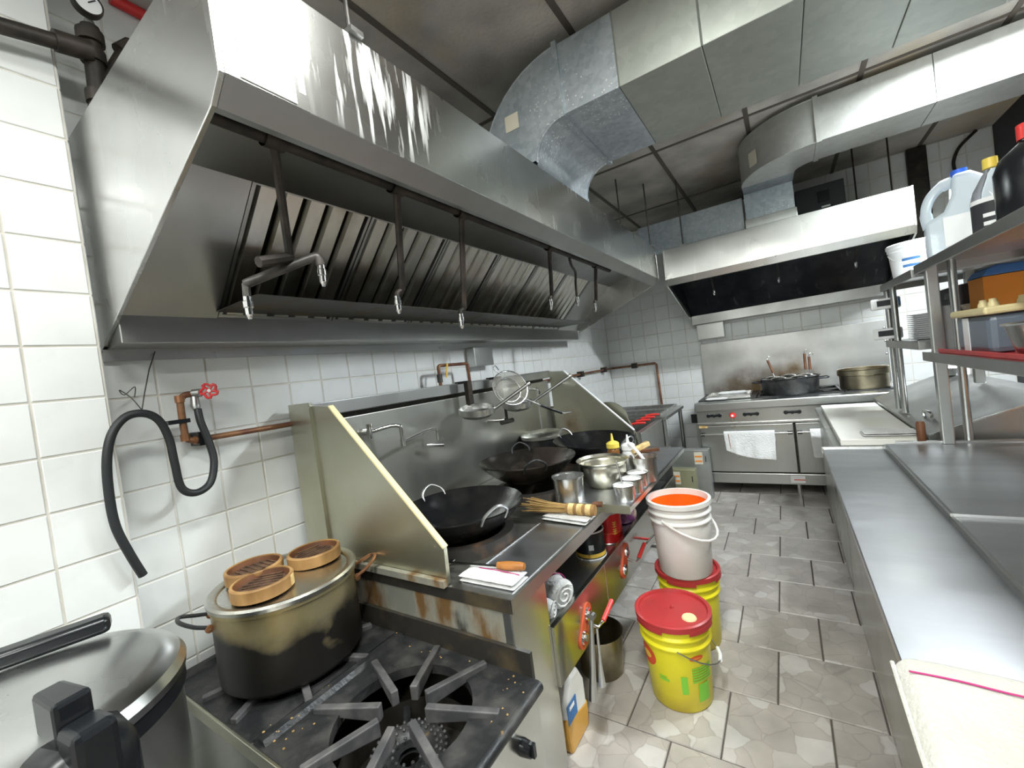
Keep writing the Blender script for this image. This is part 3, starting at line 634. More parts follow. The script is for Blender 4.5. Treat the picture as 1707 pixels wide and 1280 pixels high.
# body: near side, near front leg, slot with shelf, front panel
MB().box((-1.70, WY0, .60), (WXF-.03, WY0+.012, .728)).build('side_panel', 'steel_stained', wr_)
MB().box((-1.70, WY0, .0), (WXF-.01, WY0+.012, .60)).build('side_skirt', 'steel_panel', wr_)
MB().box((WXF-.035, WY0-.001, .0), (WXF-.004, WY0+.02, .735)).build('corner_post', 'steel', wr_, bevel=.002)
MB().box((WXF-.015, WY0, .0), (WXF-.003, 1.215, .728)).build('front_leg_panel', 'steel_panel', wr_, bevel=.002)
MB().box((WXF-.10, 1.205, .0), (WXF-.004, 1.215, .728)).build('leg_return', 'steel_shade', wr_)
MB().box((-1.12, 1.215, .50), (WXF-.02, WY1-.02, .515)).build('slot_shelf', 'steel', wr_)
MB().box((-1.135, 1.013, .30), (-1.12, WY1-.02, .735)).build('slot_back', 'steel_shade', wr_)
fp = MB().box((WXF-.012, 1.215, .345), (WXF+.008, 1.705, .558)).build('front_panel', 'steel_panel', wr_, bevel=.002)
MB().box((WXF-.012, 1.708, .345), (WXF+.008, WY1, .558)).build('front_panel', 'steel_panel', wr_, bevel=.002)
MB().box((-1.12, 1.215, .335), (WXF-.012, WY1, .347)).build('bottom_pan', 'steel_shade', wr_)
MB().box((WXF-.05, WY1-.05, 0), (WXF-.01, WY1-.01, .345)).build('leg', 'steel', wr_); MB().box((-1.78, WY1-.05, 0), (-1.74, WY1-.01, .73)).build('leg', 'steel', wr_)
MB().box((-1.80, WY1-.012, .335), (WXF, WY1, .73)).build('side_panel', 'steel_shade', wr_)
# red gas levers with orange flanges
FX = WXF+.008
for i, (y, z) in enumerate(((1.447, .432), (1.955, .462), (2.56, .47))):
    fz = [(y-.045, z-.055), (y+.045, z+.055)]
    pts = []
    d = Vector((.045, .055)).normalized(); nn = Vector((-d.y, d.x)); L_ = .052
    for k in range(13):
        a = -math.pi/2+math.pi*k/12; q = d*(L_+.032*math.cos(a))+nn*(.032*math.sin(a)); pts.append((y+q.x, z+q.y))
    for k in range(13):
        a = math.pi/2+math.pi*k/12; q = d*(-L_+.032*math.cos(a))+nn*(.032*math.sin(a)); pts.append((y+q.x, z+q.y))
    fg = MB().prism(pts, 'x', FX, FX+.006).build('lever_flange', 'orange_flange', wr_)
    for s in (-1, 1):
        c = (FX+.006, y+s*d.x*.042, z+s*d.y*.042)
        MB().lathe([(.013, 0), (.026, 0), (.024, .008), (.014, .008)], c, 20, 'x').build('flange_collar', 'chrome', fg, smooth=True)
        MB().lathe([(.001, .012), (.012, .012), (.012, 0)], c, 16, 'x').build('valve_stem', 'steel_shade', fg, smooth=True)
    lv = MB().tube([(FX+.01, y+d.x*.02, z+d.y*.02-.012), (FX+.045, y+.025, z-.012), (FX+.05, y+.07, z-.01)], .006, 8).build('gas_lever', 'chrome', wr_, smooth=True)
    MB().tube([(FX+.05, y+.068, z-.01), (FX+.055, y+.165, z+.022)], .0095, 10).build('grip', 'red_handle', lv, smooth=True)
tp = MB().tube([(FX, 2.25, .452), (FX+.05, 2.25, .452)], .007, 8).build('pilot_valve', 'red_paint', wr_, smooth=True)
MB().tube([(FX+.045, 2.19, .456), (FX+.05, 2.31, .45)], .006, 8).build('tee_handle', 'chrome', tp, smooth=True)
# swing faucets on the splash back
f1 = thing('wall_faucet', 'chrome swing-arm faucet on the near end of the splash back', 'faucet', (-1.69, 1.27, 1.236))
MB().tube([(-1.699, 1.268, 1.262), (-1.66, 1.268, 1.262)], .016, 10).build('mount', 'chrome', f1, smooth=True)
MB().tube([(-1.655, 1.268, 1.232), (-1.655, 1.27, 1.285), (-1.655, 1.271, 1.30)], [.013, .013, .016], 12).build('valve_body', 'chrome', f1, smooth=True)
MB().tube(spline([(-1.655, 1.275, 1.262), (-1.60, 1.345, 1.275), (-1.57, 1.375, 1.268), (-1.565, 1.38, 1.245), (-1.565, 1.38, 1.18)], 5), .010, 10).build('arm', 'chrome', f1, smooth=True)
MB().tube([(-1.565, 1.38, 1.205), (-1.565, 1.38, 1.172)], .014, 12).build('joint', 'chrome', f1, smooth=True)
MB().tube(spline([(-1.565, 1.39, 1.19), (-1.60, 1.56, 1.205), (-1.615, 1.655, 1.205), (-1.617, 1.67, 1.195), (-1.618, 1.672, 1.14)], 5), .008, 10).build('arm', 'chrome', f1, smooth=True)
MB().tube([(-1.64, 1.60, 1.128), (-1.612, 1.70, 1.108)], .011, 10).build('spout_valve', 'chrome', f1, smooth=True); MB().tube([(-1.612, 1.694, 1.10), (-1.612, 1.70, 1.15)], .005, 8).build('handle', 'chrome', f1, smooth=True)
f2 = thing('wall_faucet', 'small dark faucet on the splash back below the hanging strainers', 'faucet', (-1.69, 2.34, 1.118))
MB().tube([(-1.699, 2.34, 1.14), (-1.62, 2.34, 1.14)], .012, 10).build('mount', 'chrome', f2, smooth=True); MB().tube([(-1.62, 2.29, 1.13), (-1.60, 2.40, 1.13)], .016, 10).build('valve_body', 'pipe_grey', f2, smooth=True); MB().tube([(-1.61, 2.345, 1.13), (-1.61, 2.345, 1.22)], .010, 10).build('riser', 'pipe_grey', f2, smooth=True)
f3 = thing('wall_faucet', 'thin chrome faucet on the splash back at the far side', 'faucet', (-1.69, 2.95, 1.1))
MB().tube([(-1.699, 2.9, 1.30), (-1.66, 2.9, 1.30)], .01, 8).build('mount', 'chrome', f3, smooth=True); MB().tube(spline([(-1.66, 2.9, 1.30), (-1.60, 2.82, 1.285), (-1.58, 2.78, 1.27)], 4), .007, 8).build('arm', 'chrome', f3, smooth=True); MB().tube([(-1.68, 2.92, .80), (-1.68, 2.92, 1.28)], .006, 8).build('riser', 'steel_shade', f3, smooth=True)

# ------------------------------------------------------------------ woks and pans on the range
def make_wok(label, x, y, z, R, mat, tilt=(0, 0), hrot=0.):
    t = thing('wok', label, 'wok', (x, y, z), 0, 'woks on the fire rings')
    prof = [(.001, 0), (R*.25, .006), (R*.5, .026), (R*.7, .058), (R*.88, .100), (R, .135)]
    pr = [(r, h) for r, h in prof]+[(R+.003, .137)]+[(r+.004 if r > .01 else .001, h-.004) for r, h in prof[::-1]]
    MB().lathe(pr, (0, 0, 0), 48).build('bowl', mat, t, world=False, smooth=True)
    for s in (-1, 1):
        a = hrot+(0 if s > 0 else math.pi); ux, uy = math.cos(a), math.sin(a); vx, vy = -uy, ux
        pts = [(ux*(R-.012)+vx*k, uy*(R-.012)+vy*k, .125) for k in (-.055,)]
        pts = spline([(ux*(R-.02)-vx*.055, uy*(R-.02)-vy*.055, .11), (ux*(R+.01)-vx*.05, uy*(R+.01)-vy*.05, .15), (ux*(R+.025), uy*(R+.025), .178), (ux*(R+.01)+vx*.05, uy*(R+.01)+vy*.05, .15), (ux*(R-.02)+vx*.055, uy*(R-.02)+vy*.055, .11)], 5)
        MB().tube(pts, .006, 8).build('handle', 'steel_shade' if mat != 'wok_brown' else 'iron', t, world=False, smooth=True)
    t.rotation_euler = (tilt[0], tilt[1], 0); return t
wk = make_wok('large black wok on the nearest fire ring', -1.215, 1.34, .788, .262, 'wok', (.0, .0), math.radians(-20))
make_wok('brown-rimmed wok on the middle fire ring', -1.26, 1.985, .832, .268, 'wok_brown', (0, 0), math.radians(-50))
make_wok('dark wok on the farthest fire ring behind the mixing bowl', -1.12, 2.61, .812, .27, 'wok', (.02, .05), math.radians(-20))
pn = thing('covered_pan', 'black pan with a flat lid on the back burner of the wok range', 'pan', (-1.545, 2.68, .77)); pn.scale = (.88, .88, 1.12)
MB().lathe([(.001, 0), (.15, 0), (.17, .16), (.175, .165), (.165, .165), (.15, .01), (.001, .01)], (0, 0, 0), 32).build('body', 'iron', pn, world=False, smooth=True)
MB().lathe([(.182, .165), (.182, .185), (.16, .20), (.001, .205)], (0, 0, 0), 32).build('lid', 'pot_lid', pn, world=False, smooth=True)
# raised steel board on the far part of the counter
bd = thing('raised_board', 'raised flat steel board along the counter front, holding pots and tins', 'steel board', (-.8, 2.35, .77))
MB().box((-.985, 1.765, .800), (-.625, 2.95, .808)).build('board', 'steel_counter', bd, bevel=.002)
MB().box((-.985, 1.762, .771), (-.625, 1.766, .808)).build('near_edge', 'steel_olive', bd); MB().box((-.629, 1.766, .778), (-.625, 2.95, .808)).build('front_edge', 'steel', bd)
for y in (1.80, 2.9): MB().box((-.95, y, .7705), (-.78, y+.02, .80)).build('runner', 'steel_shade', bd)

def lathe_thing(name, label, cat, loc, prof, mat, seg=32, group=None):
    o = MB().lathe(prof, loc, seg).build(name, mat, None, smooth=True); return tag(o, label, cat, group)
BZ = .808
def vessel(name, label, cat, loc, r0, r1, h, mat, fill=None, fmat=None, lip=.004, group=None, seg=36):
    t = thing(name, label, cat, loc, 0, group)
    MB().lathe([(.001, 0), (r0, 0), (r1, h), (r1+lip, h+.002), (r1+lip, h-.004), (r1-.002, h-.006), (r0-.003, .003), (.001, .003)], (0, 0, 0), seg).build('body', mat, t, world=False, smooth=True)
    if fill:
        rr = r0+(r1-r0)*fill/h-.003; MB().lathe([(.001, fill+.004), (rr*.6, fill+.003), (rr, fill)], (0, 0, 0), seg).build('contents', fmat, t, world=False, smooth=True)
    return t
mb_ = thing('mixing_bowl', 'deep steel mixing bowl on the raised board', 'bowl', (-.845, 2.05, BZ))
MB().lathe([(.001, 0), (.075, 0), (.098, .02), (.118, .06), (.124, .10), (.122, .125), (.134, .138), (.136, .134), (.124, .120), (.119, .10), (.112, .06), (.09, .02), (.001, .008)], (0, 0, 0), 40).build('body', 'steel_bowl', mb_, world=False, smooth=True)
vessel('steel_canister', 'tall empty steel cup left of the mixing bowl', 'steel cup', (-.925, 1.795, BZ), .068, .074, .118, 'steel_plain')
cn = vessel('steel_canister', 'steel sauce canister with a ladle right of the mixing bowl', 'steel cup', (-.668, 2.17, BZ), .064, .070, .125, 'steel_plain', .09, 'sauce_brown')
for i, (x, y) in enumerate(((-.672, 1.845), (-.668, 1.955), (-.672, 2.06))):
    vessel('seasoning_tin', ['salt tin with a spoon, nearest of three small tins', 'middle of three small tins of white seasoning', 'farthest of three small tins of white seasoning'][i], 'seasoning tin', (x, y, BZ), .044, .05, .07, 'steel_plain', .062, 'salt', group='seasoning tins')
tag(MB().tube([(-.672, 1.85, .845), (-.69, 1.86, .93), (-.70, 1.865, .985)], [.006, .004, .004], 8).build('spoon', 'steel_plain', smooth=True), 'thin spoon standing in the nearest seasoning tin', 'spoon')
def squeeze(label, x, y, cap, body):
    t = thing('squeeze_bottle', label, 'bottle', (x, y, BZ), 0, 'squeeze bottles')
    MB().lathe([(.001, 0), (.032, 0), (.034, .01), (.034, .13), (.028, .15), (.022, .155)], (0, 0, 0), 24).build('body', body, t, world=False, smooth=True)
    MB().lathe([(.036, .150), (.036, .175), (.028, .182), (.009, .19), (.004, .23), (.001, .231)], (0, 0, 0), 20).build('nozzle_cap', cap, t, world=False, smooth=True)
squeeze('squeeze bottle with a yellow nozzle cap behind the mixing bowl', -.86, 2.27, 'yellow_cap', 'sauce_brown')
squeeze('white squeeze bottle between mixing bowl and sauce canister', -.755, 2.22, 'white_clean', 'white_clean')
ld = thing('ladle', 'white-handled ladle leaning in the sauce canister', 'ladle', (-.67, 2.17, BZ))
MB().tube(spline([(-.645, 2.15, .90), (-.69, 2.16, .96), (-.73, 2.18, .99), (-.755, 2.21, .98)], 5), .008, 8).build('handle', 'white_clean', ld, smooth=True); MB().lathe([(.001, -.02), (.02, -.012), (.028, .01)], (-.645, 2.15, .905), 16).build('scoop', 'steel_plain', ld, smooth=True)
tl = thing('wooden_handle_tool', 'scraper with a pale wooden grip lying across the sauce canister', 'scraper', (-.70, 2.24, .94))
MB().bar((-.735, 2.20, .948), (-.665, 2.29, .975), .03, .026).build('grip', 'bamboo_tie', tl, bevel=.004); MB().bar((-.72, 2.24, .94), (-.60, 2.25, .950), .018, .016).build('red_stem', 'wood_dark', tl, bevel=.003); MB().bar((-.70, 2.14, .937), (-.70, 2.24, .937), .01, .004).build('blade', 'steel_plain', tl)

# folded cloths, brush, spatula on the counter
def pad_cloth(name, label, pts, z0, h, mat='cloth', seed=1, stripe=None, layers=2):
    """a folded cloth: stacked soft layers over the quadrilateral pts (xy)"""
    t = thing(name, label, 'cloth', (sum(p[0] for p in pts)/4, sum(p[1] for p in pts)/4, z0))
    rn = random.Random(seed); nx, ny = 14, 8
    for l in range(layers):
        zt = z0+h*(l+1)/layers; zb = z0+h*l/layers; V = []; F = []; sh = rn.uniform(-.006, .006)*(l > 0)
        def P_(i, j): 
            u, v = i/nx, j/ny; a = Vector(pts[0]).lerp(Vector(pts[1]), u); b = Vector(pts[3]).lerp(Vector(pts[2]), u); return a.lerp(b, v)
        off = {}
        for top in (0, 1):
            for j in range(ny+1):
                for i in range(nx+1):
                    p = P_(i, j); ed = min(i, nx-i, j, ny-j)
                    k = .0 if ed == 0 else (.8 if ed == 1 else 1.)
                    zz = (zb+(zt-zb)*(.5 if ed == 0 else (.5+.5*k if top else .5-.5*k))) + (rn.uniform(-.0016, .0016) if top else 0) + (.0025*math.sin(i*1.1+seed)*math.sin(j*.9+seed*2) if top and ed else 0)
                    V.append((p.x+sh, p.y+sh*.5, max(zz, z0+.0005)))
        n_ = (nx+1)*(ny+1)
        for j in range(ny):
            for i in range(nx):
                a = j*(nx+1)+i; F += [(a, a+1, a+nx+2, a+nx+1), (n_+a, n_+a+nx+1, n_+a+nx+2, n_+a+1)]
        # rims
        bd_ = [i for i in range(nx+1)]+[j*(nx+1)+nx for j in range(1, ny+1)]+[ny*(nx+1)+i for i in range(nx-1, -1, -1)]+[j*(nx+1) for j in range(ny-1, 0, -1)]
        F += [(bd_[k], bd_[(k+1) % len(bd_)], n_+bd_[(k+1) % len(bd_)], n_+bd_[k]) for k in range(len(bd_))]
        MB().add(V, F).build('fold', mat, t, smooth=60, sub=1)
    if stripe:
        a, b = stripe; MB().tube(spline([(a[0], a[1], z0+h+.0005), ((a[0]+b[0])/2, (a[1]+b[1])/2, z0+h+.0025), (b[0], b[1], z0+h)], 5), .0016, 6).build('stripe', 'stripe', t)
    return t
pad_cloth('folded_towel', 'folded white towel with red stripe under the wooden-handled spatula', [(-.985, 1.025), (-.765, 1.03), (-.765, 1.125), (-.985, 1.105)], .7745, .03, seed=3, stripe=((-.94, 1.085), (-.775, 1.085)))
pad_cloth('folded_towel', 'folded white towel under the bamboo brush', [(-.985, 1.60), (-.757, 1.575), (-.757, 1.70), (-.97, 1.665)], .7745, .026, seed=5)
st_ = thing('wok_spatula', 'steel wok spatula with an orange wooden handle on the folded towel', 'spatula', (-.87, 1.11, .806))
MB().bar((-1.07, 1.075, .8085), (-.865, 1.098, .813), .016, .004).build('shaft', 'steel_plain', st_); MB().bar((-1.15, 1.066, .800), (-1.06, 1.076, .8075), .055, .003).build('blade', 'steel_plain', st_)
MB().tube([(-.868, 1.098, .816), (-.83, 1.104, .818), (-.785, 1.112, .819), (-.772, 1.114, .819)], [.012, .015, .014, .011], 12).build('handle', 'wood_handle', st_, smooth=True)
br = thing('bamboo_brush', 'bamboo wok brush with splayed bristles on a folded towel', 'brush', (-.85, 1.645, .80))
rn = random.Random(4); A = Vector((-.735, 1.64, .824)); B = Vector((-.865, 1.632, .826))
MB().tube([A, B], .023, 14).build('handle', 'bamboo', br, smooth=True)
for k in range(3):
    p = A.lerp(B, .12+.3*k); q = A.lerp(B, .30+.3*k); MB().tube([p, q], .0245, 14).build('binding', 'bamboo_tie', br, smooth=True)
MB().tube([(-.72, 1.69, .835), (-.76, 1.685, .833)], .012, 10).build('stick', 'wood_dark', br, smooth=True)
for k in range(46):
    a = rn.uniform(0, 6.283); r_ = math.sqrt(rn.random()); s0 = Vector((0, math.cos(a)*r_*.018, math.sin(a)*r_*.018)); s1 = Vector((0, math.cos(a)*r_*.055, math.sin(a)*r_*.034+.004))
    ln = rn.uniform(.17, .225); p1 = B+Vector((-ln*.5, 0, 0))+s0.lerp(s1, .35); p2 = B+Vector((-ln, -.004, .006))+s1
    MB().tube([B+s0+Vector((.01, 0, 0)), p1, p2], [.0028, .0025, .0012], 5).build('bristle', 'bristle', br)

# things in the slot under the counter
def can(label, x, y, r, h, mat, rim, z=.515, inner='sauce_brown'):
    t = thing('food_can', label, 'can', (x, y, z), 0, 'cans on the lower shelf')
    MB().lathe([(.001, 0), (r, 0), (r, h)], (0, 0, 0), 32).build('body', mat, t, world=False, smooth=True)
    MB().lathe([(r-.004, h-.002), (r+.003, h-.002), (r+.003, h+.004), (r-.004, h+.004)], (0, 0, 0), 32).build('rim', rim, t, world=False, smooth=True); MB().lathe([(r+.001, 0), (r+.003, .003), (r+.001, .007)], (0, 0, 0), 32).build('base_rim', rim, t, world=False, smooth=True)
    MB().lathe([(.001, h*.6), (r-.004, h*.6)], (0, 0, 0), 24).build('contents', inner, t, world=False); MB().lathe([(r-.003, h*.55), (r-.003, h)], (0, 0, 0), 24).build('inside', 'steel', t, world=False, smooth=True)
    return t
cb_ = can('open black can with a yellow band on the lower shelf', -.885, 1.865, .072, .13, 'can_black', 'white_clean')
MB().lathe([(.0725, .012), (.0725, .03)], (0, 0, 0), 32).build('yellow_band', 'print_yellow', cb_, world=False); MB().box((.07, -.012, .05), (.073, .012, .075)).xf(Matrix.Rotation(math.radians(-62), 4, 'Z')).build('label', 'paper', cb_, world=False)
cr_ = can('open red can with yellow characters behind the black can', -.865, 2.06, .075, .155, 'can_red', 'steel')
for k in range(2):
    for (a, b, c, d) in ((-.011, 0, .022, .004), (-.002, -.016, .004, .03), (-.011, -.012, .022, .004), (-.011, .010, .022, .004)):
        MB().box((.0755, a, .10-.036*k+b), (.0765, a+c, .10-.036*k+b+d)).xf(Matrix.Rotation(math.radians(-40), 4, 'Z')).build('character_stroke', 'print_yellow', cr_, world=False)
MB().lathe([(.0756, .052), (.0762, .056), (.0756, .060)], (0, 0, 0), 32).build('crease_ring', 'print_red', cr_, world=False)
bg = MB(); rn = random.Random(9)
bg.lathe([(.001, 0), (.07, 0), (.085, .03), (.08, .09), (.05, .125), (.02, .15), (.001, .155)], (0, 0, 0), 14)
bg.v = [(x*(1+rn.uniform(-.18, .18)), y*(1+rn.uniform(-.18, .18)), z*(1+rn.uniform(-.08, .08))) for x, y, z in bg.v]; bg.v = [(x-.875, y+2.31, z+.515) for x, y, z in bg.v]
tag(bg.build('snack_bag', 'bag', smooth=60, sub=1), 'crumpled purple and tan plastic bag behind the red can', 'bag')
def rolled(name, label, p, q, r, seed, stripe=False):
    t = thing(name, label, 'cloth', (p[0], p[1], p[2]-r)); P_, Q_ = Vector(p), Vector(q)
    d = (Q_-P_); n_ = 8; pts = [P_+d*(i/n_) for i in range(n_+1)]; rr = [r*(1+.10*math.sin(i*1.7+seed)) for i in range(n_+1)]; rr[0] *= .9; rr[-1] *= .85
    MB().tube(pts, rr, 14).build('roll', 'cloth', t, smooth=70, sub=1)
    ax = d.normalized(); u = ax.orthogonal().normalized(); v = ax.cross(u)
    MB().tube([Q_+ax*.002+(u*math.cos(k*.55)+v*math.sin(k*.55))*(r*.85*(1-k/30)) for k in range(26)], r*.07, 6).build('spiral_edge', 'cloth', t, smooth=True)
    if stripe: MB().ring((0, 0, 0), r*1.08, .0018, 24, 6, 'z').xf(Matrix.Translation(P_+d*.55) @ ax.to_track_quat('Z', 'Y').to_matrix().to_4x4()).build('stripe', 'stripe', t)
    return t
rolled('rolled_towel', 'rolled white towel with a red stripe in the slot of the wok range', (-.93, 1.46, .575), (-.80, 1.40, .565), .058, 2, True)
rolled('rolled_towel', 'small rolled white cloth in front of the striped towel roll', (-.90, 1.31, .553), (-.81, 1.325, .55), .036, 5)

# ================================================================== near stove with stock pot
sx0, sx1, sy0, sy1, sz = -1.86, -.685, .478, .985, .555
sv = thing('stockpot_range', 'greasy black two-burner stock pot stove in front of the wok range', 'stove', (-1.27, .73, 0))
MB().box((sx0, sy0+.01, .02), (sx0+.02, sy1-.01, sz-.02)).build('back_panel', 'steel_shade', sv)
for y in (sy0+.004, sy1-.012): MB().box((sx0, y, .02), (sx1-.01, y+.008, sz-.02)).build('side_panel', 'steel_panel', sv)
fr_ = MB().box((sx1-.02, sy0+.004, .02), (sx1-.008, sy1-.004, sz-.02)).build('front_panel', 'steel_panel', sv)
MB().box((sx0+.02, sy0+.012, .28), (sx1-.02, sy1-.012, .29)).build('drip_tray', 'grime_black', sv)
MB().box((sx0, sy0-.008, sz-.045), (sx1, sy0+.006, sz-.004)).build('side_rail', 'steel_olive', sv, bevel=.002)
MB().tube([(sx1-.004, sy0-.004, sz-.018), (sx1-.004, sy1, sz-.018)], .018, 12).build('front_rail', 'iron', sv, smooth=True)
MB().box((-1.70, sy1, sz-.03), (sx1-.02, sy1+.013, .628)).build('back_guard', 'grime_black', sv)
for y in (.60, .74, .88):
    k = MB().lathe([(.001, .03), (.018, .03), (.022, .0)], (sx1-.008, y, .44), 16, 'x').build('knob', 'black_plastic', sv, smooth=True); MB().box((sx1+.018, y-.006, .425), (sx1+.032, y+.006, .462)).build('pointer', 'black_plastic', k)
for x, y in ((sx0+.05, sy0+.05), (sx1-.06, sy0+.05), (sx0+.05, sy1-.05), (sx1-.06, sy1-.05)): MB().tube([(x, y, 0), (x, y, .03)], .02, 10).build('foot', 'steel', sv)
GC = [(-.972, .728), (-1.52, .735)]
for gi, (gx0, gx1) in enumerate(((-1.283, sx1-.004), (sx0+.004, -1.297))):
    cx_, cy_ = GC[gi]; R_ = .192
    g = plate_with_holes(gx0, gx1, sy0, sy1, sz-.03, sz, [(cx_, cy_, R_)], 40).build('top_grate', 'iron', sv)
    for k in range(8):
        a = math.radians(22.5+45*k); d = Vector((math.cos(a), math.sin(a), 0)); r1 = .285 if abs(math.cos(a)) < .99 else .28
        lim = min((sy1-cy_-.01)/max(1e-3, d.y) if d.y > 0 else (cy_-sy0-.01)/max(1e-3, -d.y), .275)
        lim = min(lim, .275); p0 = Vector((cx_, cy_, 0))+d*.068; p1 = Vector((cx_, cy_, 0))+d*lim
        sd = Vector((-d.y, d.x, 0))*.011
        MB().add([p0-sd+Vector((0,0,sz-.02)), p0+sd+Vector((0,0,sz-.02)), p0+sd+Vector((0,0,sz+.024)), p0-sd+Vector((0,0,sz+.024)), p1-sd+Vector((0,0,sz-.005)), p1+sd+Vector((0,0,sz-.005)), p1+sd+Vector((0,0,sz+.014)), p1-sd+Vector((0,0,sz+.014))],
                 [(0,1,2,3)[::-1],(4,5,6,7),(0,1,5,4),(1,2,6,5),(2,3,7,6),(3,0,4,7)]).build('fin', 'iron_fin', g, bevel=.003)
    # raised rib on the joint side and ridge lines
    MB().prism([(gx0+.005, sz), (gx0+.045, sz), (gx0+.035, sz+.014), (gx0+.012, sz+.014)], 'y', sy0+.01, sy1-.01).build('edge_rib', 'iron', g)
    b_ = MB().lathe([(.03, 0), (.105, 0), (.115, .02), (.10, .035), (.075, .03), (.06, .015), (.03, .015)], (cx_, cy_, sz-.14), 32).build('burner', 'iron', sv, smooth=True)
    tips = MB(); 
    for rr, nn_ in ((.045, 12), (.078, 22), (.090, 26), (.104, 30)):
        for k in range(nn_):
            a = 2*math.pi*k/nn_; tips.lathe([(.005, 0), (.005, .004), (.003, .006), (.0005, .005)], (cx_+rr*math.cos(a), cy_+rr*math.sin(a), sz-.108), 6)
    tag(tips.build('burner_tips', 'iron_fin', sv, smooth=True), kind='stuff')
    for k in range(3):
        a = math.radians(20+120*k); MB().tube([(cx_+.1*math.cos(a), cy_+.1*math.sin(a), sz-.12), (cx_+.19*math.cos(a), cy_+.19*math.sin(a), sz-.13)], .014, 8).build('burner_arm', 'iron', sv, smooth=True)
    MB().lathe([(.001, 0), (R_-.004, 0), (R_-.004, .1)], (cx_, cy_, sz-.2), 32).build('burner_bowl', 'grime_black', sv)
cr = MB(); rn = random.Random(12)
for k in range(38):
    x, y = rn.choice(((rn.uniform(-1.31, -1.15), rn.uniform(.5, .66)), (rn.uniform(-.78, -.70), rn.uniform(.78, .97)), (rn.uniform(-1.3, -1.2), rn.uniform(.5, .97)), (rn.uniform(-1.2, -.72), rn.uniform(.93, .975))))
    s_ = rn.uniform(.001, .0042); cr.lathe([(.0003, 0), (s_, s_*.2), (s_*.6, s_*.7), (.0003, s_*.8)], (x, y, sz+.0005 if not (-1.285 < x < -1.235) else sz+.0145), 5)
tag(cr.build('food_crumbs', 'bristle'), 'pale food crumbs scattered on the greasy stove top', 'crumbs', kind='stuff')
# stock pot, lid, bamboo rings
PX, PY, PZ, PR = -1.515, .735, sz+.0255, .220
pt = thing('stock_pot', 'large soot-blackened steel stock pot on the rear burner', 'pot', (PX, PY, PZ))
MB().lathe([(.001, 0), (PR-.012, 0), (PR, .014), (PR, .246), (PR+.006, .250), (PR+.006, .263), (PR-.004, .263), (PR-.004, .016), (.001, .01)], (0, 0, 0), 56).build('body', 'soot_pot', pt, world=False, smooth=True)
MB().lathe([(PR+.009, .262), (PR+.011, .274), (PR+.004, .280), (PR-.014, .276), (PR-.022, .270), (PR-.04, .271), (.001, .278)], (0, 0, 0), 56).build('lid', 'pot_lid', pt, world=False, smooth=True)
for a in (math.radians(-112), math.radians(62)):
    u = Vector((math.cos(a), math.sin(a), 0)); v = Vector((-u.y, u.x, 0))
    h = MB().tube(spline([u*(PR)-v*.055+Vector((0,0,.215)), u*(PR+.04)-v*.045+Vector((0,0,.23)), u*(PR+.075)-v*.02+Vector((0,0,.25)), u*(PR+.075)+v*.02+Vector((0,0,.25)), u*(PR+.04)+v*.045+Vector((0,0,.23)), u*PR+v*.055+Vector((0,0,.215))], 5), .006, 8).build('handle', 'copper' if a > 0 else 'iron', pt, world=False, smooth=True)
    for s in (-1, 1): MB().lathe([(.012, -.004), (.012, .004), (.001, .006)], tuple(u*(PR+.002)+v*.055*s+Vector((0,0,.212))), 10, 'x').build('rivet', 'copper', h, world=False)
for i, (x, y) in enumerate(((-1.628, .690), (-1.470, .640), (-1.525, .852))):
    t = thing('bamboo_ring', ['round bamboo steamer ring on the pot lid, nearest to the wall', 'round bamboo steamer ring on the pot lid, closest to the front', 'round bamboo steamer ring on the pot lid, beside the wok range panel'][i], 'bamboo steamer', (x, y, PZ+.279), .7*i, 'bamboo rings on the pot lid')
    r_ = .090
    MB().lathe([(r_-.009, 0), (r_, 0), (r_+.001, .036), (r_-.002, .040), (r_-.009, .040), (r_-.009, 0)], (0, 0, 0), 32).build('outer_band', 'bamboo', t, world=False, smooth=True)
    MB().lathe([(r_-.013, .004), (r_-.009, .036), (r_-.012, .038), (r_-.016, .02)], (0, 0, 0), 32).build('inner_band', 'wood_dark', t, world=False, smooth=True)
    q = MB().lathe([(.001, .024), (.03, .024), (.05, .022), (r_-.011, .02)], (0, 0, 0), 24); q.build('woven_base', 'steam_fill', t, world=False, smooth=True)
    for k in range(7): MB().bar((-.062+.002*abs(k-3)*4, -.062+.0205*k, .0255), (.062-.002*abs(k-3)*4, -.062+.0205*k, .0262), .006, .002).build('weave_strip', 'steam_fill', t, world=False)
    MB().box((r_-.004, -.008, .004), (r_+.003, .010, .036)).build('band_joint', 'bamboo_tie', t, world=False)

# rice cooker at the front left
RX, RY, RZ, RR = -1.335, .10, .90, .272
rc = thing('rice_cooker', 'large steel rice cooker with a black latch by the tiled pier', 'rice cooker', (RX, RY, .35))
Lz = RZ-.35
MB().lathe([(.001, 0), (RR-.03, 0), (RR-.012, .02), (RR-.012, Lz-.055)], (0, 0, 0), 64).build('body', 'steel', rc, world=False, smooth=True)
MB().lathe([(RR-.012, Lz-.055), (RR-.004, Lz-.052), (RR-.004, Lz-.022), (RR-.012, Lz-.018)], (0, 0, 0), 64).build('gasket_band', 'black_plastic', rc, world=False, smooth=True)
MB().lathe([(RR-.012, Lz-.018), (RR, Lz-.016), (RR+.002, Lz), (RR-.008, Lz+.018), (RR-.03, Lz+.03), (RR-.05, Lz+.034), (RR-.12, Lz+.044), (.08, Lz+.05), (.001, Lz+.051)], (0, 0, 0), 64).build('lid', 'cooker_lid', rc, world=False, smooth=25)
def rl(a, r, z): return Vector((math.cos(a)*r, math.sin(a)*r, z))
la = math.radians(9)
U = rl(la, 1, 0); V_ = Vector((-U.y, U.x, 0))
lt = MB(); 
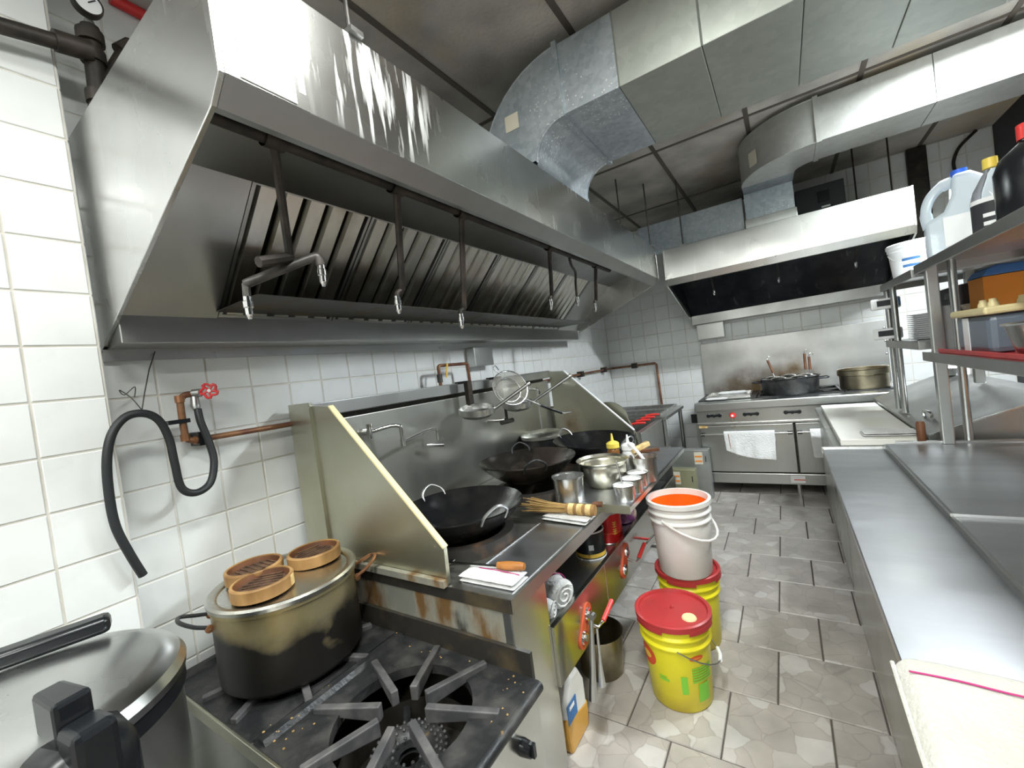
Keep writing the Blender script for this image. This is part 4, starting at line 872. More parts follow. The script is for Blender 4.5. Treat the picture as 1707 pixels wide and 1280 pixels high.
def pbox(mb, r0, r1, w0, w1, z0, z1, w2=None):
    w2 = w2 or w1
    pts = [U*r0+V_*s*w for r0, w in ((r0, w0), (r1, w2)) for s in (-1, 1)]
    a, b, c, d = pts; zz = Vector((0, 0, 1))
    mb.add([a+zz*z0, c+zz*z0, d+zz*z0, b+zz*z0, a+zz*z1, c+zz*z1, d+zz*z1, b+zz*z1], [(0,3,2,1),(4,5,6,7),(0,1,5,4),(1,2,6,5),(2,3,7,6),(3,0,4,7)]); return mb
pbox(MB(), RR-.075, RR+.07, .085, .085, Lz-.13, Lz+.035, .065).build('latch_base', 'black_plastic', rc, world=False, smooth=True, bevel=.045)
pbox(MB(), RR-.085, RR+.012, .021, .024, Lz+.02, Lz+.105, .026).build('latch_lever', 'black_plastic', rc, world=False, bevel=.008)
pbox(MB(), RR+.012, RR+.082, .028, .030, Lz-.10, Lz+.07, .030).build('latch_face', 'black_plastic', rc, world=False, bevel=.012)
hb = [rl(math.radians(a), RR-.03, Lz+.05) for a in range(138, 215, 8)]
MB().bar(rl(math.radians(128), RR-.035, Lz+.062), rl(math.radians(200), RR-.035, Lz+.062), .055, .040).build('back_handle', 'black_plastic', rc, world=False, smooth=True, bevel=.012)
tb = thing('equipment_stand', 'low steel stand under the rice cooker', 'stand', (RX, RY, 0))
MB().box((RX-.3, RY-.3, .32), (RX+.3, RY+.3, .349)).build('top', 'steel', tb, bevel=.003)
for sx_ in (-1, 1):
    for sy_ in (-1, 1): MB().tube([(RX+sx_*.27, RY+sy_*.27, 0), (RX+sx_*.27, RY+sy_*.27, .32)], .02, 10).build('leg', 'steel', tb, smooth=True)

# ================================================================== pipes and hose on the left wall
gp = thing('gas_pipe', 'brown gas pipe with a red valve wheel on the tiled wall', 'pipe', (-1.82, .8, 1.35))
MB().tube(spline([(-1.82, .662, 1.525), (-1.82, .632, 1.525), (-1.82, .617, 1.513), (-1.82, .612, 1.49), (-1.82, .612, 1.39), (-1.82, .617, 1.367), (-1.82, .64, 1.357), (-1.82, .70, 1.357)], 4)+[Vector((-1.82, 1.0, 1.355))], .0115, 10).build('pipe', 'pipe_brown', gp, smooth=True)
for p, q in (((-1.82, .612, 1.50), (-1.82, .612, 1.525)), ((-1.82, .612, 1.36), (-1.82, .612, 1.385)), ((-1.82, .635, 1.357), (-1.82, .66, 1.357))): MB().tube([p, q], .015, 10).build('fitting', 'copper', gp, smooth=True)
MB().tube([(-1.82, .655, 1.527), (-1.80, .672, 1.527)], .016, 10).build('valve_body', 'steel_shade', gp, smooth=True)
MB().tube([(-1.82, .658, 1.52), (-1.815, .655, 1.48), (-1.81, .655, 1.468)], [.013, .016, .012], 10).build('hose_barb', 'steel', gp, smooth=True)
wh = MB(); wc = Vector((-1.76, .684, 1.53)); ax = Vector((.85, -.5, .05)).normalized(); u = ax.orthogonal().normalized(); v = ax.cross(u)
wh.tube([wc+(u*math.cos(t)+v*math.sin(t))*(.023+.004*math.cos(5*t)) for t in [2*math.pi*k/40 for k in range(40)]], .0045, 8, closed=True)
wheel = wh.build('valve_wheel', 'red_paint', gp, smooth=True)
for k in range(5): t = 2*math.pi*k/5+.3; MB().tube([wc+(u*math.cos(t)+v*math.sin(t))*.005, wc+(u*math.cos(t)+v*math.sin(t))*.03], .004, 6).build('spoke', 'red_paint', wheel)
MB().tube([wc-ax*.04, wc+ax*.004], .006, 8).build('stem', 'steel', wheel, smooth=True)
MB().box((-1.845, .565, 1.425), (-1.805, .63, 1.440)).build('pipe_clip', 'black_plastic', gp); MB().box((-1.878, .645, 1.335), (-1.80, .67, 1.385)).build('pipe_clip', 'black_plastic', gp)
hz = [(.655, 1.468, -1.80), (.655, 1.42, -1.79), (.668, 1.34, -1.78), (.67, 1.27, -1.77), (.645, 1.20, -1.76), (.595, 1.180, -1.75), (.555, 1.21, -1.745), (.545, 1.30, -1.74), (.540, 1.38, -1.74), (.52, 1.445, -1.735), (.485, 1.474, -1.73), (.44, 1.472, -1.73), (.40, 1.43, -1.72), (.378, 1.36, -1.715), (.370, 1.265, -1.715), (.372, 1.155, -1.715), (.393, 1.06, -1.715), (.418, .977, -1.72)]
tag(MB().tube(spline([(x, y, z) for y, z, x in hz], 6), .0125, 10).build('rubber_hose', 'black_rubber', smooth=True), 'black rubber hose looping from the red valve down the tiled wall', 'hose')
tag(MB().tube([(-1.74, .482, 1.488), (-1.76, .50, 1.54), (-1.79, .53, 1.62), (-1.86, .575, 1.69)], .002, 5).build('hanging_wire', 'pipe_grey'), 'thin grey wire holding the hose up to the hood', 'wire')
tag(MB().tube(spline([(-1.74, .48, 1.49), (-1.76, .465, 1.53), (-1.80, .45, 1.56), (-1.84, .47, 1.545), (-1.84, .50, 1.57), (-1.82, .49, 1.535)], 4), .0016, 5).build('loose_wire', 'pipe_grey', smooth=True), 'loose curl of thin wire beside the hose loop', 'wire')
# pipework with gauge above the hood end
up = thing('upper_pipe', 'thick black pipe with tee fittings and gauge beside the hood top', 'pipe', (-1.72, .45, 2.4))
MB().tube([(-1.70, -.35, 2.525), (-1.70, .30, 2.574), (-1.70, .47, 2.605)], .022, 12).build('pipe', 'pipe_black', up, smooth=True)
MB().tube([(-1.70, .40, 2.595), (-1.70, .48, 2.607)], .03, 12).build('coupling', 'pipe_black', up, smooth=True)
MB().tube([(-1.72, .492, 2.70), (-1.72, .490, 2.60), (-1.72, .485, 2.40)], .024, 12).build('riser', 'pipe_black', up, smooth=True)
for z, r_ in ((2.665, .034), (2.605, .032), (2.475, .033), (2.43, .03)): MB().tube([(-1.72, .489, z-.018), (-1.72, .489, z+.018)], r_, 14).build('fitting', 'pipe_black', up, smooth=True)
MB().tube([(-1.72, .488, 2.50), (-1.74, .58, 2.70), (-1.74, .62, 2.72)], .014, 10).build('branch', 'pipe_black', up, smooth=True); MB().tube([(-1.74, .565, 2.675), (-1.74, .60, 2.715)], .024, 12).build('fitting', 'pipe_black', up, smooth=True)
MB().tube([(-1.72, .492, 2.70), (-1.72, .493, 2.72)], .012, 10).build('gauge_stem', 'steel', up, smooth=True)
gg = MB().lathe([(.001, -.012), (.036, -.012), (.038, .0), (.036, .014), (.032, .014)], (-1.70, .488, 2.755), 28, 'x').build('gauge_case', 'pipe_black', up, smooth=True); MB().lathe([(.001, .012), (.032, .012)], (-1.70, .488, 2.755), 28, 'x').build('dial', 'white_clean', gg); MB().bar((-1.687, .488, 2.755), (-1.687, .506, 2.772), .003, .002, (1, 0, 0)).build('needle', 'print_black', gg)
tag(MB().tube([(-1.86, .60, 2.945), (-1.86, 1.1, 2.93)], .02, 10).build('red_conduit', 'red_paint', smooth=True), 'red conduit under the ceiling at the top left', 'conduit')
# copper loop, junction boxes behind the range
lp = thing('copper_loop', 'copper pipe loop with a yellow valve above the splash back', 'pipe', (-1.77, 2.04, 1.43))
MB().tube([(-1.76, 1.905, 1.432), (-1.76, 1.905, 1.535)]+spline([(-1.76, 1.905, 1.535), (-1.76, 1.91, 1.548), (-1.76, 1.925, 1.553)], 3)+[Vector((-1.76, 2.17, 1.552))]+spline([(-1.76, 2.17, 1.552), (-1.76, 2.184, 1.548), (-1.76, 2.188, 1.535)], 3)+[Vector((-1.76, 2.189, 1.432))], .0105, 10).build('pipe', 'pipe_brown', lp, smooth=True)
MB().tube([(-1.76, 1.905, 1.45), (-1.76, 1.905, 1.50)], .017, 12).build('valve_body', 'pipe_grey', lp, smooth=True); MB().bar((-1.735, 1.94, 1.475), (-1.73, 1.955, 1.56), .012, .004, (1, 0, 0)).build('valve_lever', 'print_yellow', lp)
for i, y in enumerate((1.985, 2.31)):
    tag(MB().prism([(-1.70, 1.44), (-1.60, 1.44), (-1.60, 1.30), (-1.615, 1.29), (-1.63, 1.30), (-1.63, 1.425), (-1.70, 1.425)], 'y', y-.02, y+.02).build('strainer_hook', 'ring_rust'), ['rusty hook bracket on the splash rail beside the yellow valve', 'rusty hook bracket on the splash rail behind the hanging strainers'][i], 'bracket', 'hook brackets')
for nm, a, b in (('grey junction box under the wok hood', (-1.879, 2.33, 1.53), (-1.80, 2.55, 1.665)),): tag(MB().box(a, b).build('junction_box', 'steel', bevel=.004), nm, 'electrical box')
wp = thing('wall_pipe', 'thin brown pipe running along the corner of the back wall', 'pipe', (-1.6, 4.6, 1.3))
MB().tube([(-1.85, 3.2, 1.34), (-1.85, 5.18, 1.345)], .013, 10).build('pipe', 'pipe_brown', wp, smooth=True); MB().tube([(-1.85, 5.185, 1.345), (-1.31, 5.19, 1.345), (-1.295, 5.19, 1.33), (-1.285, 5.19, .70)], .013, 10).build('pipe', 'pipe_brown', wp, smooth=True)
for p in ((-1.56, 5.19, 1.345), (-1.85, 4.9, 1.345), (-1.85, 4.2, 1.343)): MB().box((p[0]-.03, p[1]-.03, p[2]-.03), (p[0]+.03, p[1]+.03, p[2]+.03)).build('clip', 'pipe_black', wp)

# ================================================================== strainers hanging over the range
def strainer(label, c, R_, hend, nrm):
    t = thing('ring_strainer', label, 'strainer', c, 0, 'strainers hanging on the splash rail'); ax = Vector(nrm).normalized(); q = ax.to_track_quat('Z', 'Y').to_matrix().to_4x4()
    MB().lathe([(R_-.002, -.018), (R_, -.018), (R_, .018), (R_-.002, .018), (R_-.002, -.018)], (0, 0, 0), 36).xf(q).build('rim', 'steel_plain', t, world=False, smooth=True)
    MB().lathe([(R_-.002, -.015), (R_*.8, -.035), (R_*.4, -.048), (.001, -.052)], (0, 0, 0), 24).xf(q).build('mesh_bowl', 'steel_shade', t, world=False, smooth=True)
    e_ = Vector(hend)-Vector(c); d_ = e_.normalized(); d_ = (d_-ax*d_.dot(ax)).normalized()
    MB().tube([d_*(R_), e_], [.009, .011], 10).build('handle', 'steel', t, world=False, smooth=True); MB().tube([e_-e_.normalized()*.012, e_+e_.normalized()*.004], .014, 10).build('end_cap', 'steel_plain', t, world=False, smooth=True)
strainer('steel ring strainer with a thick handle, nearer of the two on the rail', (-1.53, 1.93, 1.262), .105, (-1.25, 2.10, 1.38), (.12, -.1, 1))
strainer('steel ring strainer with a long handle, farther of the two on the rail', (-1.52, 2.36, 1.245), .10, (-1.18, 2.52, 1.385), (.12, -.1, 1))
sp_ = thing('spider_skimmer', 'round wire skimmer with a black grip hanging on the splash rail', 'skimmer', (-1.48, 2.24, 1.36)); ax = Vector((.75, -.45, .35)).normalized(); q = ax.to_track_quat('Z', 'Y').to_matrix().to_4x4()
MB().ring((0, 0, 0), .118, .004, 36, 6).xf(q).build('rim', 'steel_plain', sp_, world=False, smooth=True)
MB().lathe([(.117, 0), (.08, -.02), (.001, -.032)], (0, 0, 0), 28).xf(q).build('mesh_bowl', 'mesh_wire', sp_, world=False, smooth=True)
MB().ring((-.01, -.01, -.012), .082, .003, 28, 6).xf(q).build('inner_ring', 'steel_plain', sp_, world=False, smooth=True)
MB().tube([(.02, .075, -.07), (.10, .22, -.16)], .005, 8).build('shaft', 'steel', sp_, world=False, smooth=True); MB().tube([(.09, .20, -.148), (.17, .34, -.225)], .009, 8).build('grip', 'black_plastic', sp_, world=False, smooth=True)
MB().tube(spline([(.17, .34, -.225), (.19, .37, -.23), (.21, .41, -.23), (.20, .40, -.23), (.17, .34, -.225)], 4), .003, 6).build('hanging_loop', 'steel_plain', sp_, world=False, smooth=True)
MB().tube(spline([(-.04, -.02, .09), (-.07, -.06, .13), (-.06, -.05, .15), (-.05, -.03, .12)], 4), .003, 6).build('hook', 'steel_plain', sp_, world=False, smooth=True)

# tongs, spatula and jug at the foot of the range
tg = thing('long_tongs', 'long steel tongs hanging on the nearest gas lever', 'tongs', (-.70, 1.35, .24))
MB().tube([(-.685, 1.375, .52), (-.69, 1.345, .35), (-.695, 1.325, .24)], [.008, .012, .016], 8).build('arm', 'steel', tg, smooth=True); MB().tube([(-.68, 1.40, .465), (-.685, 1.40, .33), (-.69, 1.405, .24)], [.005, .007, .014], 8).build('arm', 'steel', tg, smooth=True); MB().tube([(-.68, 1.365, .525), (-.68, 1.385, .525)], .012, 8).build('hinge', 'steel_shade', tg, smooth=True)
jg = thing('plastic_jug', 'milky plastic jug with orange liquid on the floor beside the wok range leg', 'jug', (-.865, 1.39, 0))
MB().prism([(-.075, 0), (.075, 0), (.085, .06), (.085, .19), (.04, .27), (-.03, .27), (-.085, .19), (-.085, .06)], 'x', -.065, .065).build('body', 'white_plastic', jg, world=False, bevel=.018, smooth=True)
MB().prism([(-.078, -.001), (.078, -.001), (.088, .06), (.088, .10), (-.088, .14), (-.088, .06)], 'x', -.067, .067).build('orange_base', 'juice', jg, world=False, bevel=.012)
MB().lathe([(.022, .27), (.022, .30), (.001, .30)], (0, 0, 0), 18).build('cap', 'white_clean', jg, world=False, smooth=True); MB().box((.066, -.085, .12), (.069, -.01, .19)).build('label', 'blue_print', jg, world=False); MB().box((.0695, -.07, .165), (.0700, -.03, .18)).build('label_print', 'paper', jg, world=False)
fp_ = vessel('floor_pot', 'black pot standing on the floor under the front of the wok range', 'pot', (-.865, 1.79, 0), .10, .112, .185, 'pot_brass', .02, 'grime_black')
# buckets
def bucket(name, label, x, y, z, mat, rb=.122, rt=.142, h=.365, rot=0.):
    t = thing(name, label, 'bucket', (x, y, z), rot, 'plastic buckets')
    f = lambda k: rb+(rt-rb)*k/h
    pr = [(.001, 0), (rb-.006, 0), (rb, .008)]+[(f(h-.105), h-.105), (f(h-.1)+.008, h-.10), (f(h-.1)+.008, h-.095), (f(h-.09), h-.085), (f(h-.065), h-.065), (f(h-.06)+.008, h-.06), (f(h-.06)+.008, h-.055), (f(h-.05), h-.045), (f(h-.03), h-.03), (rt+.009, h-.022), (rt+.009, h-.002), (rt+.002, h), (rt-.004, h), (rb-.004, .01), (.001, .006)]
    MB().lathe(pr, (0, 0, 0), 48).build('body', mat, t, world=False, smooth=35); return t
def patch(t, r0, a0, a1, z0, z1, mat, nm='label'):   # printed patch following the bucket's side
    k = 10; V = []; F = []
    for i in range(k+1):
        a = math.radians(a0+(a1-a0)*i/k)
        for z in (z0, z1):
            r_ = (r0[0]+(r0[1]-r0[0])*z/.365)+.0012; V.append((r_*math.cos(a), r_*math.sin(a), z))
    F = [(2*i, 2*i+2, 2*i+3, 2*i+1) for i in range(k)]
    return MB().add(V, F).build(nm, mat, t, world=False, smooth=True)
def oval(t, r0, ac, aw, zc, zh, mat, nm, up=.0014):
    V = []; n_ = 20
    for ring in (0., .5, 1.):
        for k in range(n_):
            a = math.radians(ac+aw*ring*math.cos(2*math.pi*k/n_)); z = zc+zh*ring*math.sin(2*math.pi*k/n_); r_ = r0[0]+(r0[1]-r0[0])*z/.365+up; V.append((r_*math.cos(a), r_*math.sin(a), z))
    F = [(j*n_+k, j*n_+(k+1) % n_, (j+1)*n_+(k+1) % n_, (j+1)*n_+k) for j in range(2) for k in range(n_)]
    return MB().add(V, F).build(nm, mat, t, world=False, smooth=True)
def red_lid(t, h=.365, rt=.142):
    l = MB().lathe([(rt+.012, h-.018), (rt+.013, h+.004), (rt+.006, h+.008), (rt-.002, h+.006), (rt-.006, h-.004), (.06, h-.003), (.02, h+.001), (.001, h+.003)], (0, 0, 0), 48).build('lid', 'red_plastic', t, world=False, smooth=35)
    for k in range(4):
        a = math.radians(35+90*k); MB().lathe([(rt+.0125, h-.03), (rt+.014, h-.028), (rt+.014, h-.010), (rt+.0125, h-.01)], (0, 0, 0), 10, 'z', a, a+.9).build('lid_tab', 'red_plastic', l, world=False)
    c = (.062*math.cos(math.radians(-25)), .062*math.sin(math.radians(-25)), h-.003); c = (.085*math.cos(math.radians(-28)), .085*math.sin(math.radians(-28)), h-.004)
    MB().lathe([(.001, .006), (.026, .006), (.028, .003), (.03, 0)], c, 24).build('spout_plug', 'lid_cream', l, world=False, smooth=True); MB().lathe([(.001, .010), (.006, .008), (.008, .0)], (0, 0, h+.001), 12).build('centre_boss', 'red_plastic', l, world=False, smooth=True)
    return l
RB = (.122, .142)
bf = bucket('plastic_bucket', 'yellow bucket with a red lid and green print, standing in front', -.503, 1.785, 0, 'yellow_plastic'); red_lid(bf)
oval(bf, RB, -136, 21, .205, .042, 'print_red', 'emblem'); oval(bf, RB, -136, 11, .207, .016, 'print_yellow', 'emblem_inner', .0024)
oval(bf, RB, -44, 13, .232, .011, 'print_red', 'emblem'); oval(bf, RB, -44, 9, .232, .004, 'print_orange', 'emblem_inner', .0024)
for k in range(6): patch(bf, RB, -54, -12, .185-.011*k, .192-.011*k, 'print_green', 'print_line')
patch(bf, RB, -74, -63, .085, .16, 'print_green', 'print_bar'); patch(bf, RB, -44, -20, .045, .12, 'print_green', 'print_panel'); patch(bf, RB, -112, -94, .128, .138, 'print_green', 'print_line'); patch(bf, RB, -112, -98, .142, .148, 'print_green', 'print_line')
def bail(t, r_, z, a0, drop, mat, grip, lift=0.):
    u = Vector((math.cos(a0), math.sin(a0), 0)); v = Vector((-u.y, u.x, 0)); pts = []
    for k in range(13):
        th = math.pi*k/12; pts.append(v*(r_*math.cos(th))+u*(.0+(r_+.016)*math.sin(th))+Vector((0, 0, z-drop*math.sin(th)+lift)))
    b_ = MB().tube(pts, .0028 if grip else .006, 8).build('bail_handle', mat, t, world=False, smooth=True)
    if grip: MB().tube(pts[5:8], .008, 8).build('grip', grip, b_, world=False, smooth=True)
bail(bf, .152, .275, math.radians(15), .10, 'steel_shade', 'white_clean')
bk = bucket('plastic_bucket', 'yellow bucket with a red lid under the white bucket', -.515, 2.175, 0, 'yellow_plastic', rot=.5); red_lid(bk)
bw = bucket('plastic_bucket', 'white bucket of orange sauce standing on a yellow bucket', -.508, 2.13, .374, 'white_plastic')
MB().lathe([(.001, .272), (.08, .273), (.1315, .275)], (0, 0, 0), 40).build('orange_sauce', 'orange_sauce', bw, world=False, smooth=True); MB().lathe([(.1315, .268), (.1352, .335)], (0, 0, 0), 40).build('sauce_smear', 'orange_sauce', bw, world=False, smooth=True)
bail(bw, .150, .29, math.radians(-20), .10, 'white_plastic', None)

# ================================================================== gas range at the back
gx0, gx1, gy0, gy1 = -.785, .74, 4.47, 5.16
gr = thing('gas_range', 'six-burner stainless gas range with double oven on the back wall', 'gas range', (0, 4.8, 0))
MB().box((gx0, gy0+.04, .12), (gx1, gy1, .885)).build('body', 'steel_shade', gr)
MB().box((gx0-.01, gy0-.05, .835), (gx1+.01, gy0+.10, .915)).build('front_rail', 'steel', gr, bevel=.012)
MB().box((gx0, gy0, .712), (gx1, gy0+.04, .835)).build('control_panel', 'steel', gr)
MB().box((gx0-.004, gy0-.015, .690), (gx1+.004, gy0+.04, .712)).build('panel_ledge', 'steel_plain', gr, bevel=.004)
MB().box((gx0, gy0+.01, .118), (gx1, gy0+.04, .215)).build('kick_panel', 'steel', gr, bevel=.003)
MB().box((gx0+.012, gy0+.03, .215), (gx1-.012, gy0+.041, .69)).build('oven_frame', 'grime_black', gr)
for x0, x1 in ((gx0+.012, .006), (.018, gx1-.008)):
    d_ = MB().box((x0, gy0-.004, .232), (x1, gy0+.035, .683)).build('oven_door', 'steel', gr, bevel=.006)
    MB().tube([(x0+.012, gy0-.05, .608), (x1-.012, gy0-.05, .606)], .0095, 12).build('handle', 'steel_plain', d_, smooth=True)
    for x in (x0+.03, x1-.03): MB().box((x-.018, gy0-.058, .592), (x+.018, gy0-.003, .622)).build('handle_bracket', 'black_plastic', d_, bevel=.004)
for x in (-.628, -.314, .009, .33, .60):
    k = MB().box((x-.064, gy0-.022, .772), (x+.064, gy0-.002, .796)).build('valve_handle', 'black_plastic', gr, bevel=.009); MB().lathe([(.001, -.03), (.014, -.03), (.016, 0)], (x, gy0, .782), 14, 'y').build('valve_stem', 'black_plastic', k, smooth=True)
    for s in (-1, 1): MB().lathe([(.001, -.028), (.017, -.028), (.018, -.004)], (x+s*.05, gy0, .784), 14, 'y').build('grip_end', 'black_plastic', k, smooth=True)
rk = MB().lathe([(.001, -.026), (.022, -.026), (.028, -.018), (.030, 0)], (-.468, gy0, .778), 24, 'y').build('oven_dial', 'red_handle', gr, smooth=True); MB().lathe([(.001, -.029), (.011, -.029), (.011, -.02)], (-.468, gy0, .778), 16, 'y').build('dial_centre', 'white_clean', rk, smooth=True)
for x in (gx0+.05, 0, gx1-.05):
    for y in (gy0+.08, gy1-.06): MB().tube([(x, y, 0), (x, y, .12)], .018, 12).build('leg', 'steel_plain', gr, smooth=True)
lb = MB().box((-.06, gy0+.006, .135), (.05, gy0+.0098, .20)).build('warning_label', 'paper', gr); MB().box((-.035, gy0+.004, .160), (.05, gy0+.0062, .168)).build('red_line', 'print_red', lb); MB().box((-.055, gy0+.004, .180), (.045, gy0+.0062, .186)).build('print_line', 'print_grey', lb)
MB().box((-.775, gy0-.02, .665), (-.70, gy0-.004, .685)).build('brass_tag', 'bamboo_tie', gr)
MB().box((gx0+.01, gy0+.10, .885), (-.265, gy1-.02, .925)).build('griddle_plate', 'iron', gr, bevel=.004)
for i in range(3):
    for j in range(2):
        xa, xb = -.255+.33*i, -.255+.33*i+.325; ya, yb = gy0+.10+.29*j, gy0+.10+.29*j+.285
        g = MB().box((xa, ya, .885), (xb, ya+.02, .925)).box((xa, yb-.02, .885), (xb, yb, .925)).box((xa, ya+.02, .885), (xa+.02, yb-.02, .925)).box((xb-.02, ya+.02, .885), (xb, yb-.02, .925)).build('burner_grate', 'iron', gr)
        cx_, cy_ = (xa+xb)/2, (ya+yb)/2
        for k in range(4):
            a = math.pi/4+math.pi/2*k; MB().bar((cx_+.03*math.cos(a), cy_+.03*math.sin(a), .918), (cx_+.19*math.cos(a), cy_+.175*math.sin(a), .918), .014, .018).build('grate_finger', 'iron', g)
        MB().lathe([(.001, .90), (.04, .90), (.045, .886)], (cx_, cy_, 0), 16).build('burner_head', 'grime_black', g)
sp2 = thing('splash_panel', 'sooty stainless splash panel on the wall behind the gas range', 'metal panel', (-.79, 5.205, .92))
MB().box((0, -.012, 0), (1.60, 0, .578)).build('panel', 'soot_panel', sp2, world=False, bevel=.004)
for k in range(4): MB().lathe([(.001, -.017), (.008, -.015), (.010, -.012)], (1.585, 0, .50-.12*k), 10, 'y').build('screw', 'steel_shade', sp2, world=False)
tr = thing('sheet_pan', 'steel sheet pan lying on the griddle end of the gas range', 'tray', (-.52, 4.82, .925))
MB().box((-.70, 4.60, .926), (-.32, 5.02, .93)).build('base', 'steel_plain', tr)
for a, b in (((-.71, 4.59), (-.31, 4.602)), ((-.71, 5.018), (-.31, 5.03)), ((-.71, 4.602), (-.698, 5.018)), ((-.322, 4.602), (-.31, 5.018))): MB().box((*a, .926), (*b, .952)).build('rim', 'steel_plain', tr)
pad_cloth('folded_towel', 'white cloth folded on the front of the sheet pan', [(-.70, 4.535), (-.50, 4.53), (-.50, 4.575), (-.70, 4.575)], .9255, .022, seed=8, layers=1)
pad_cloth('folded_towel', 'long white cloth along the back of the sheet pan', [(-.64, 4.95), (-.36, 4.95), (-.36, 5.01), (-.64, 5.01)], .9305, .03, seed=9, layers=1)
def hang_cloth(name, label, x0, x1, y, ztop, zl, zr, seed, mat='cloth', stripe=None):
    """towel folded over a bar: front drop with a slanted hem, short back drop"""
    t = thing(name, label, 'towel', ((x0+x1)/2, y, min(zl, zr))); rn = random.Random(seed); nx, nz = 16, 12; V = []; F = []
    def wv(i, k): return .007*math.sin(i*.8+seed)*k + .004*math.sin(i*1.9+seed*2)*k
    rows = []
    for k in range(nz+1):
        f = k/nz; r = []
        for i in range(nx+1):
            u = i/nx; zb = zl+(zr-zl)*u+.012*math.sin(u*6+seed); r.append((x0+(x1-x0)*u+.02*f*(u-.5)*(-1), y-.014-.004*f+wv(i, f)-.006*f, ztop+(zb-ztop)*f))
        rows.append(r)
    back = []
    for k in range(1, 6):
        f = k/5; back.append([(x0+(x1-x0)*i/nx, y+.013+.3*wv(i, f)*0+.001, ztop-.10*f) for i in range(nx+1)])
    top = [[(x0+(x1-x0)*i/nx, y+.014*math.cos(a), ztop+.012*math.sin(a)) for i in range(nx+1)] for a in (2.2, 1.57, .9)]
    R_ = rows[::-1]+top+back
    for r in R_: V += r
    for k in range(len(R_)-1):
        for i in range(nx): a = k*(nx+1)+i; F.append((a, a+1, a+nx+2, a+nx+1))
    MB().add(V, F).build('cloth', mat, t, smooth=70, solid=.004, sub=1)
    if stripe: MB().tube([(x0+.045, y-.020, ztop-.01), (x0+.05, y-.024, (ztop+zl)/2), (x0+.055, y-.029, zl+.03)], .0015, 6).build('stripe', 'wood_handle', t)
    return t
hang_cloth('hanging_towel', 'white towel hanging over the left oven door handle', -.56, -.14, gy0-.05, .622, .44, .345, 2, stripe=True)
hang_cloth('hanging_towel', 'white towel hanging over the right oven door handle', .118, .44, gy0-.05, .622, .40, .36, 4)
# pots on the gas range
np_ = thing('noodle_pot', 'wide black pot with several lidded baskets on the gas range', 'pot', (.012, 4.76, .9255))
MB().lathe([(.001, 0), (.215, 0), (.225, .02), (.235, .145), (.245, .148), (.245, .152), (.230, .150), (.22, .02), (.001, .01)], (0, 0, 0), 48).build('body', 'iron', np_, world=False, smooth=True)
MB().lathe([(.001, .143), (.232, .143)], (0, 0, 0), 32).build('inset_plate', 'steel_shade', np_, world=False)
for k in range(5):
    a = 2*math.pi*k/5+.3; MB().lathe([(.001, .168), (.03, .166), (.058, .158), (.064, .150)], (.135*math.cos(a), .135*math.sin(a), 0), 24).build('basket_lid', 'steel_plain', np_, world=False, smooth=True)
for s in (-1, 1): MB().tube(spline([(s*.225, -.05, .12), (s*.29, -.045, .122), (s*.30, 0, .122), (s*.29, .045, .122), (s*.225, .05, .12)], 5), .009, 8).build('handle', 'iron', np_, world=False, smooth=True)
for i, (p, q, ln) in enumerate((((-.10, 4.78, 1.10), (-.15, 4.80, 1.27), 'left'), ((.15, 4.80, 1.10), (.155, 4.80, 1.295), 'middle'), ((.185, 4.79, 1.10), (.187, 4.80, 1.26), 'right'))):
    t = thing('basket_handle', ['dark noodle basket handle leaning left out of the black pot', 'tall dark basket handle on the right of the black pot', 'shorter dark basket handle at the right edge of the black pot'][i], 'noodle basket', (p[0], p[1], p[2]-.03), 0, 'noodle baskets')
    MB().tube([(p[0], p[1], p[2]-.028), q], .005, 8).build('wire_stem', 'steel', t, smooth=True); P_, Q_ = Vector(p), Vector(q); MB().tube([P_.lerp(Q_, .15), P_.lerp(Q_, .9)], .011, 10).build('grip', 'wood_dark', t, smooth=True)
    MB().tube(spline([Q_, Q_+Vector((.012, 0, .018)), Q_+Vector((.03, 0, .01)), Q_+Vector((.03, 0, -.004))], 4), .003, 6).build('hook', 'steel_plain', t, smooth=True)
pr_ = vessel('stock_pot', 'brass-coloured steel pot at the right end of the gas range', 'pot', (.56, 4.78, .9255), .17, .172, .17, 'pot_brass', .12, 'sauce_brown', lip=.01)
MB().lathe([(.174, .115), (.184, .12), (.184, .16), (.174, .165)], (0, 0, 0), 40).build('collar', 'pot_brass', pr_, world=False, smooth=True)

# ================================================================== fryer and rack table beyond the wok range
fy = thing('deep_fryer', 'steel deep fryer with a rounded splash guard past the wok range', 'fryer', (-1.4, 3.55, 0))
MB().box((-1.80, 3.24, .10), (-1.00, 3.90, .66)).build('body', 'steel', fy, bevel=.004); MB().box((-1.0, 3.24, .60), (-.985, 3.90, .86)).build('front_apron', 'steel', fy, bevel=.004)
for a, b in (((-1.80, 3.24), (-1.0, 3.262)), ((-1.80, 3.878), (-1.0, 3.90)), ((-1.80, 3.262), (-1.77, 3.878)), ((-1.03, 3.262), (-1.0, 3.878))): MB().box((*a, .66), (*b, .86)).build('tank_wall', 'steel', fy)
MB().box((-1.77, 3.262, .70), (-1.03, 3.878, .72)).build('oil', 'oil_dark', fy)
pts = [(-1.80, .66), (-1.80, 1.12), (-1.22, 1.12)]+arc(-1.22, .97, .15, math.pi/2, 0, 8)[1:]+[(-1.02, .86), (-.99, .66)]
MB().prism(pts, 'y', 3.215, 3.238).build('splash_guard', 'steel_olive', fy)
for x in (-1.76, -1.04):
    for y in (3.28, 3.86): MB().tube([(x, y, 0), (x, y, .10)], .02, 10).build('leg', 'steel', fy)
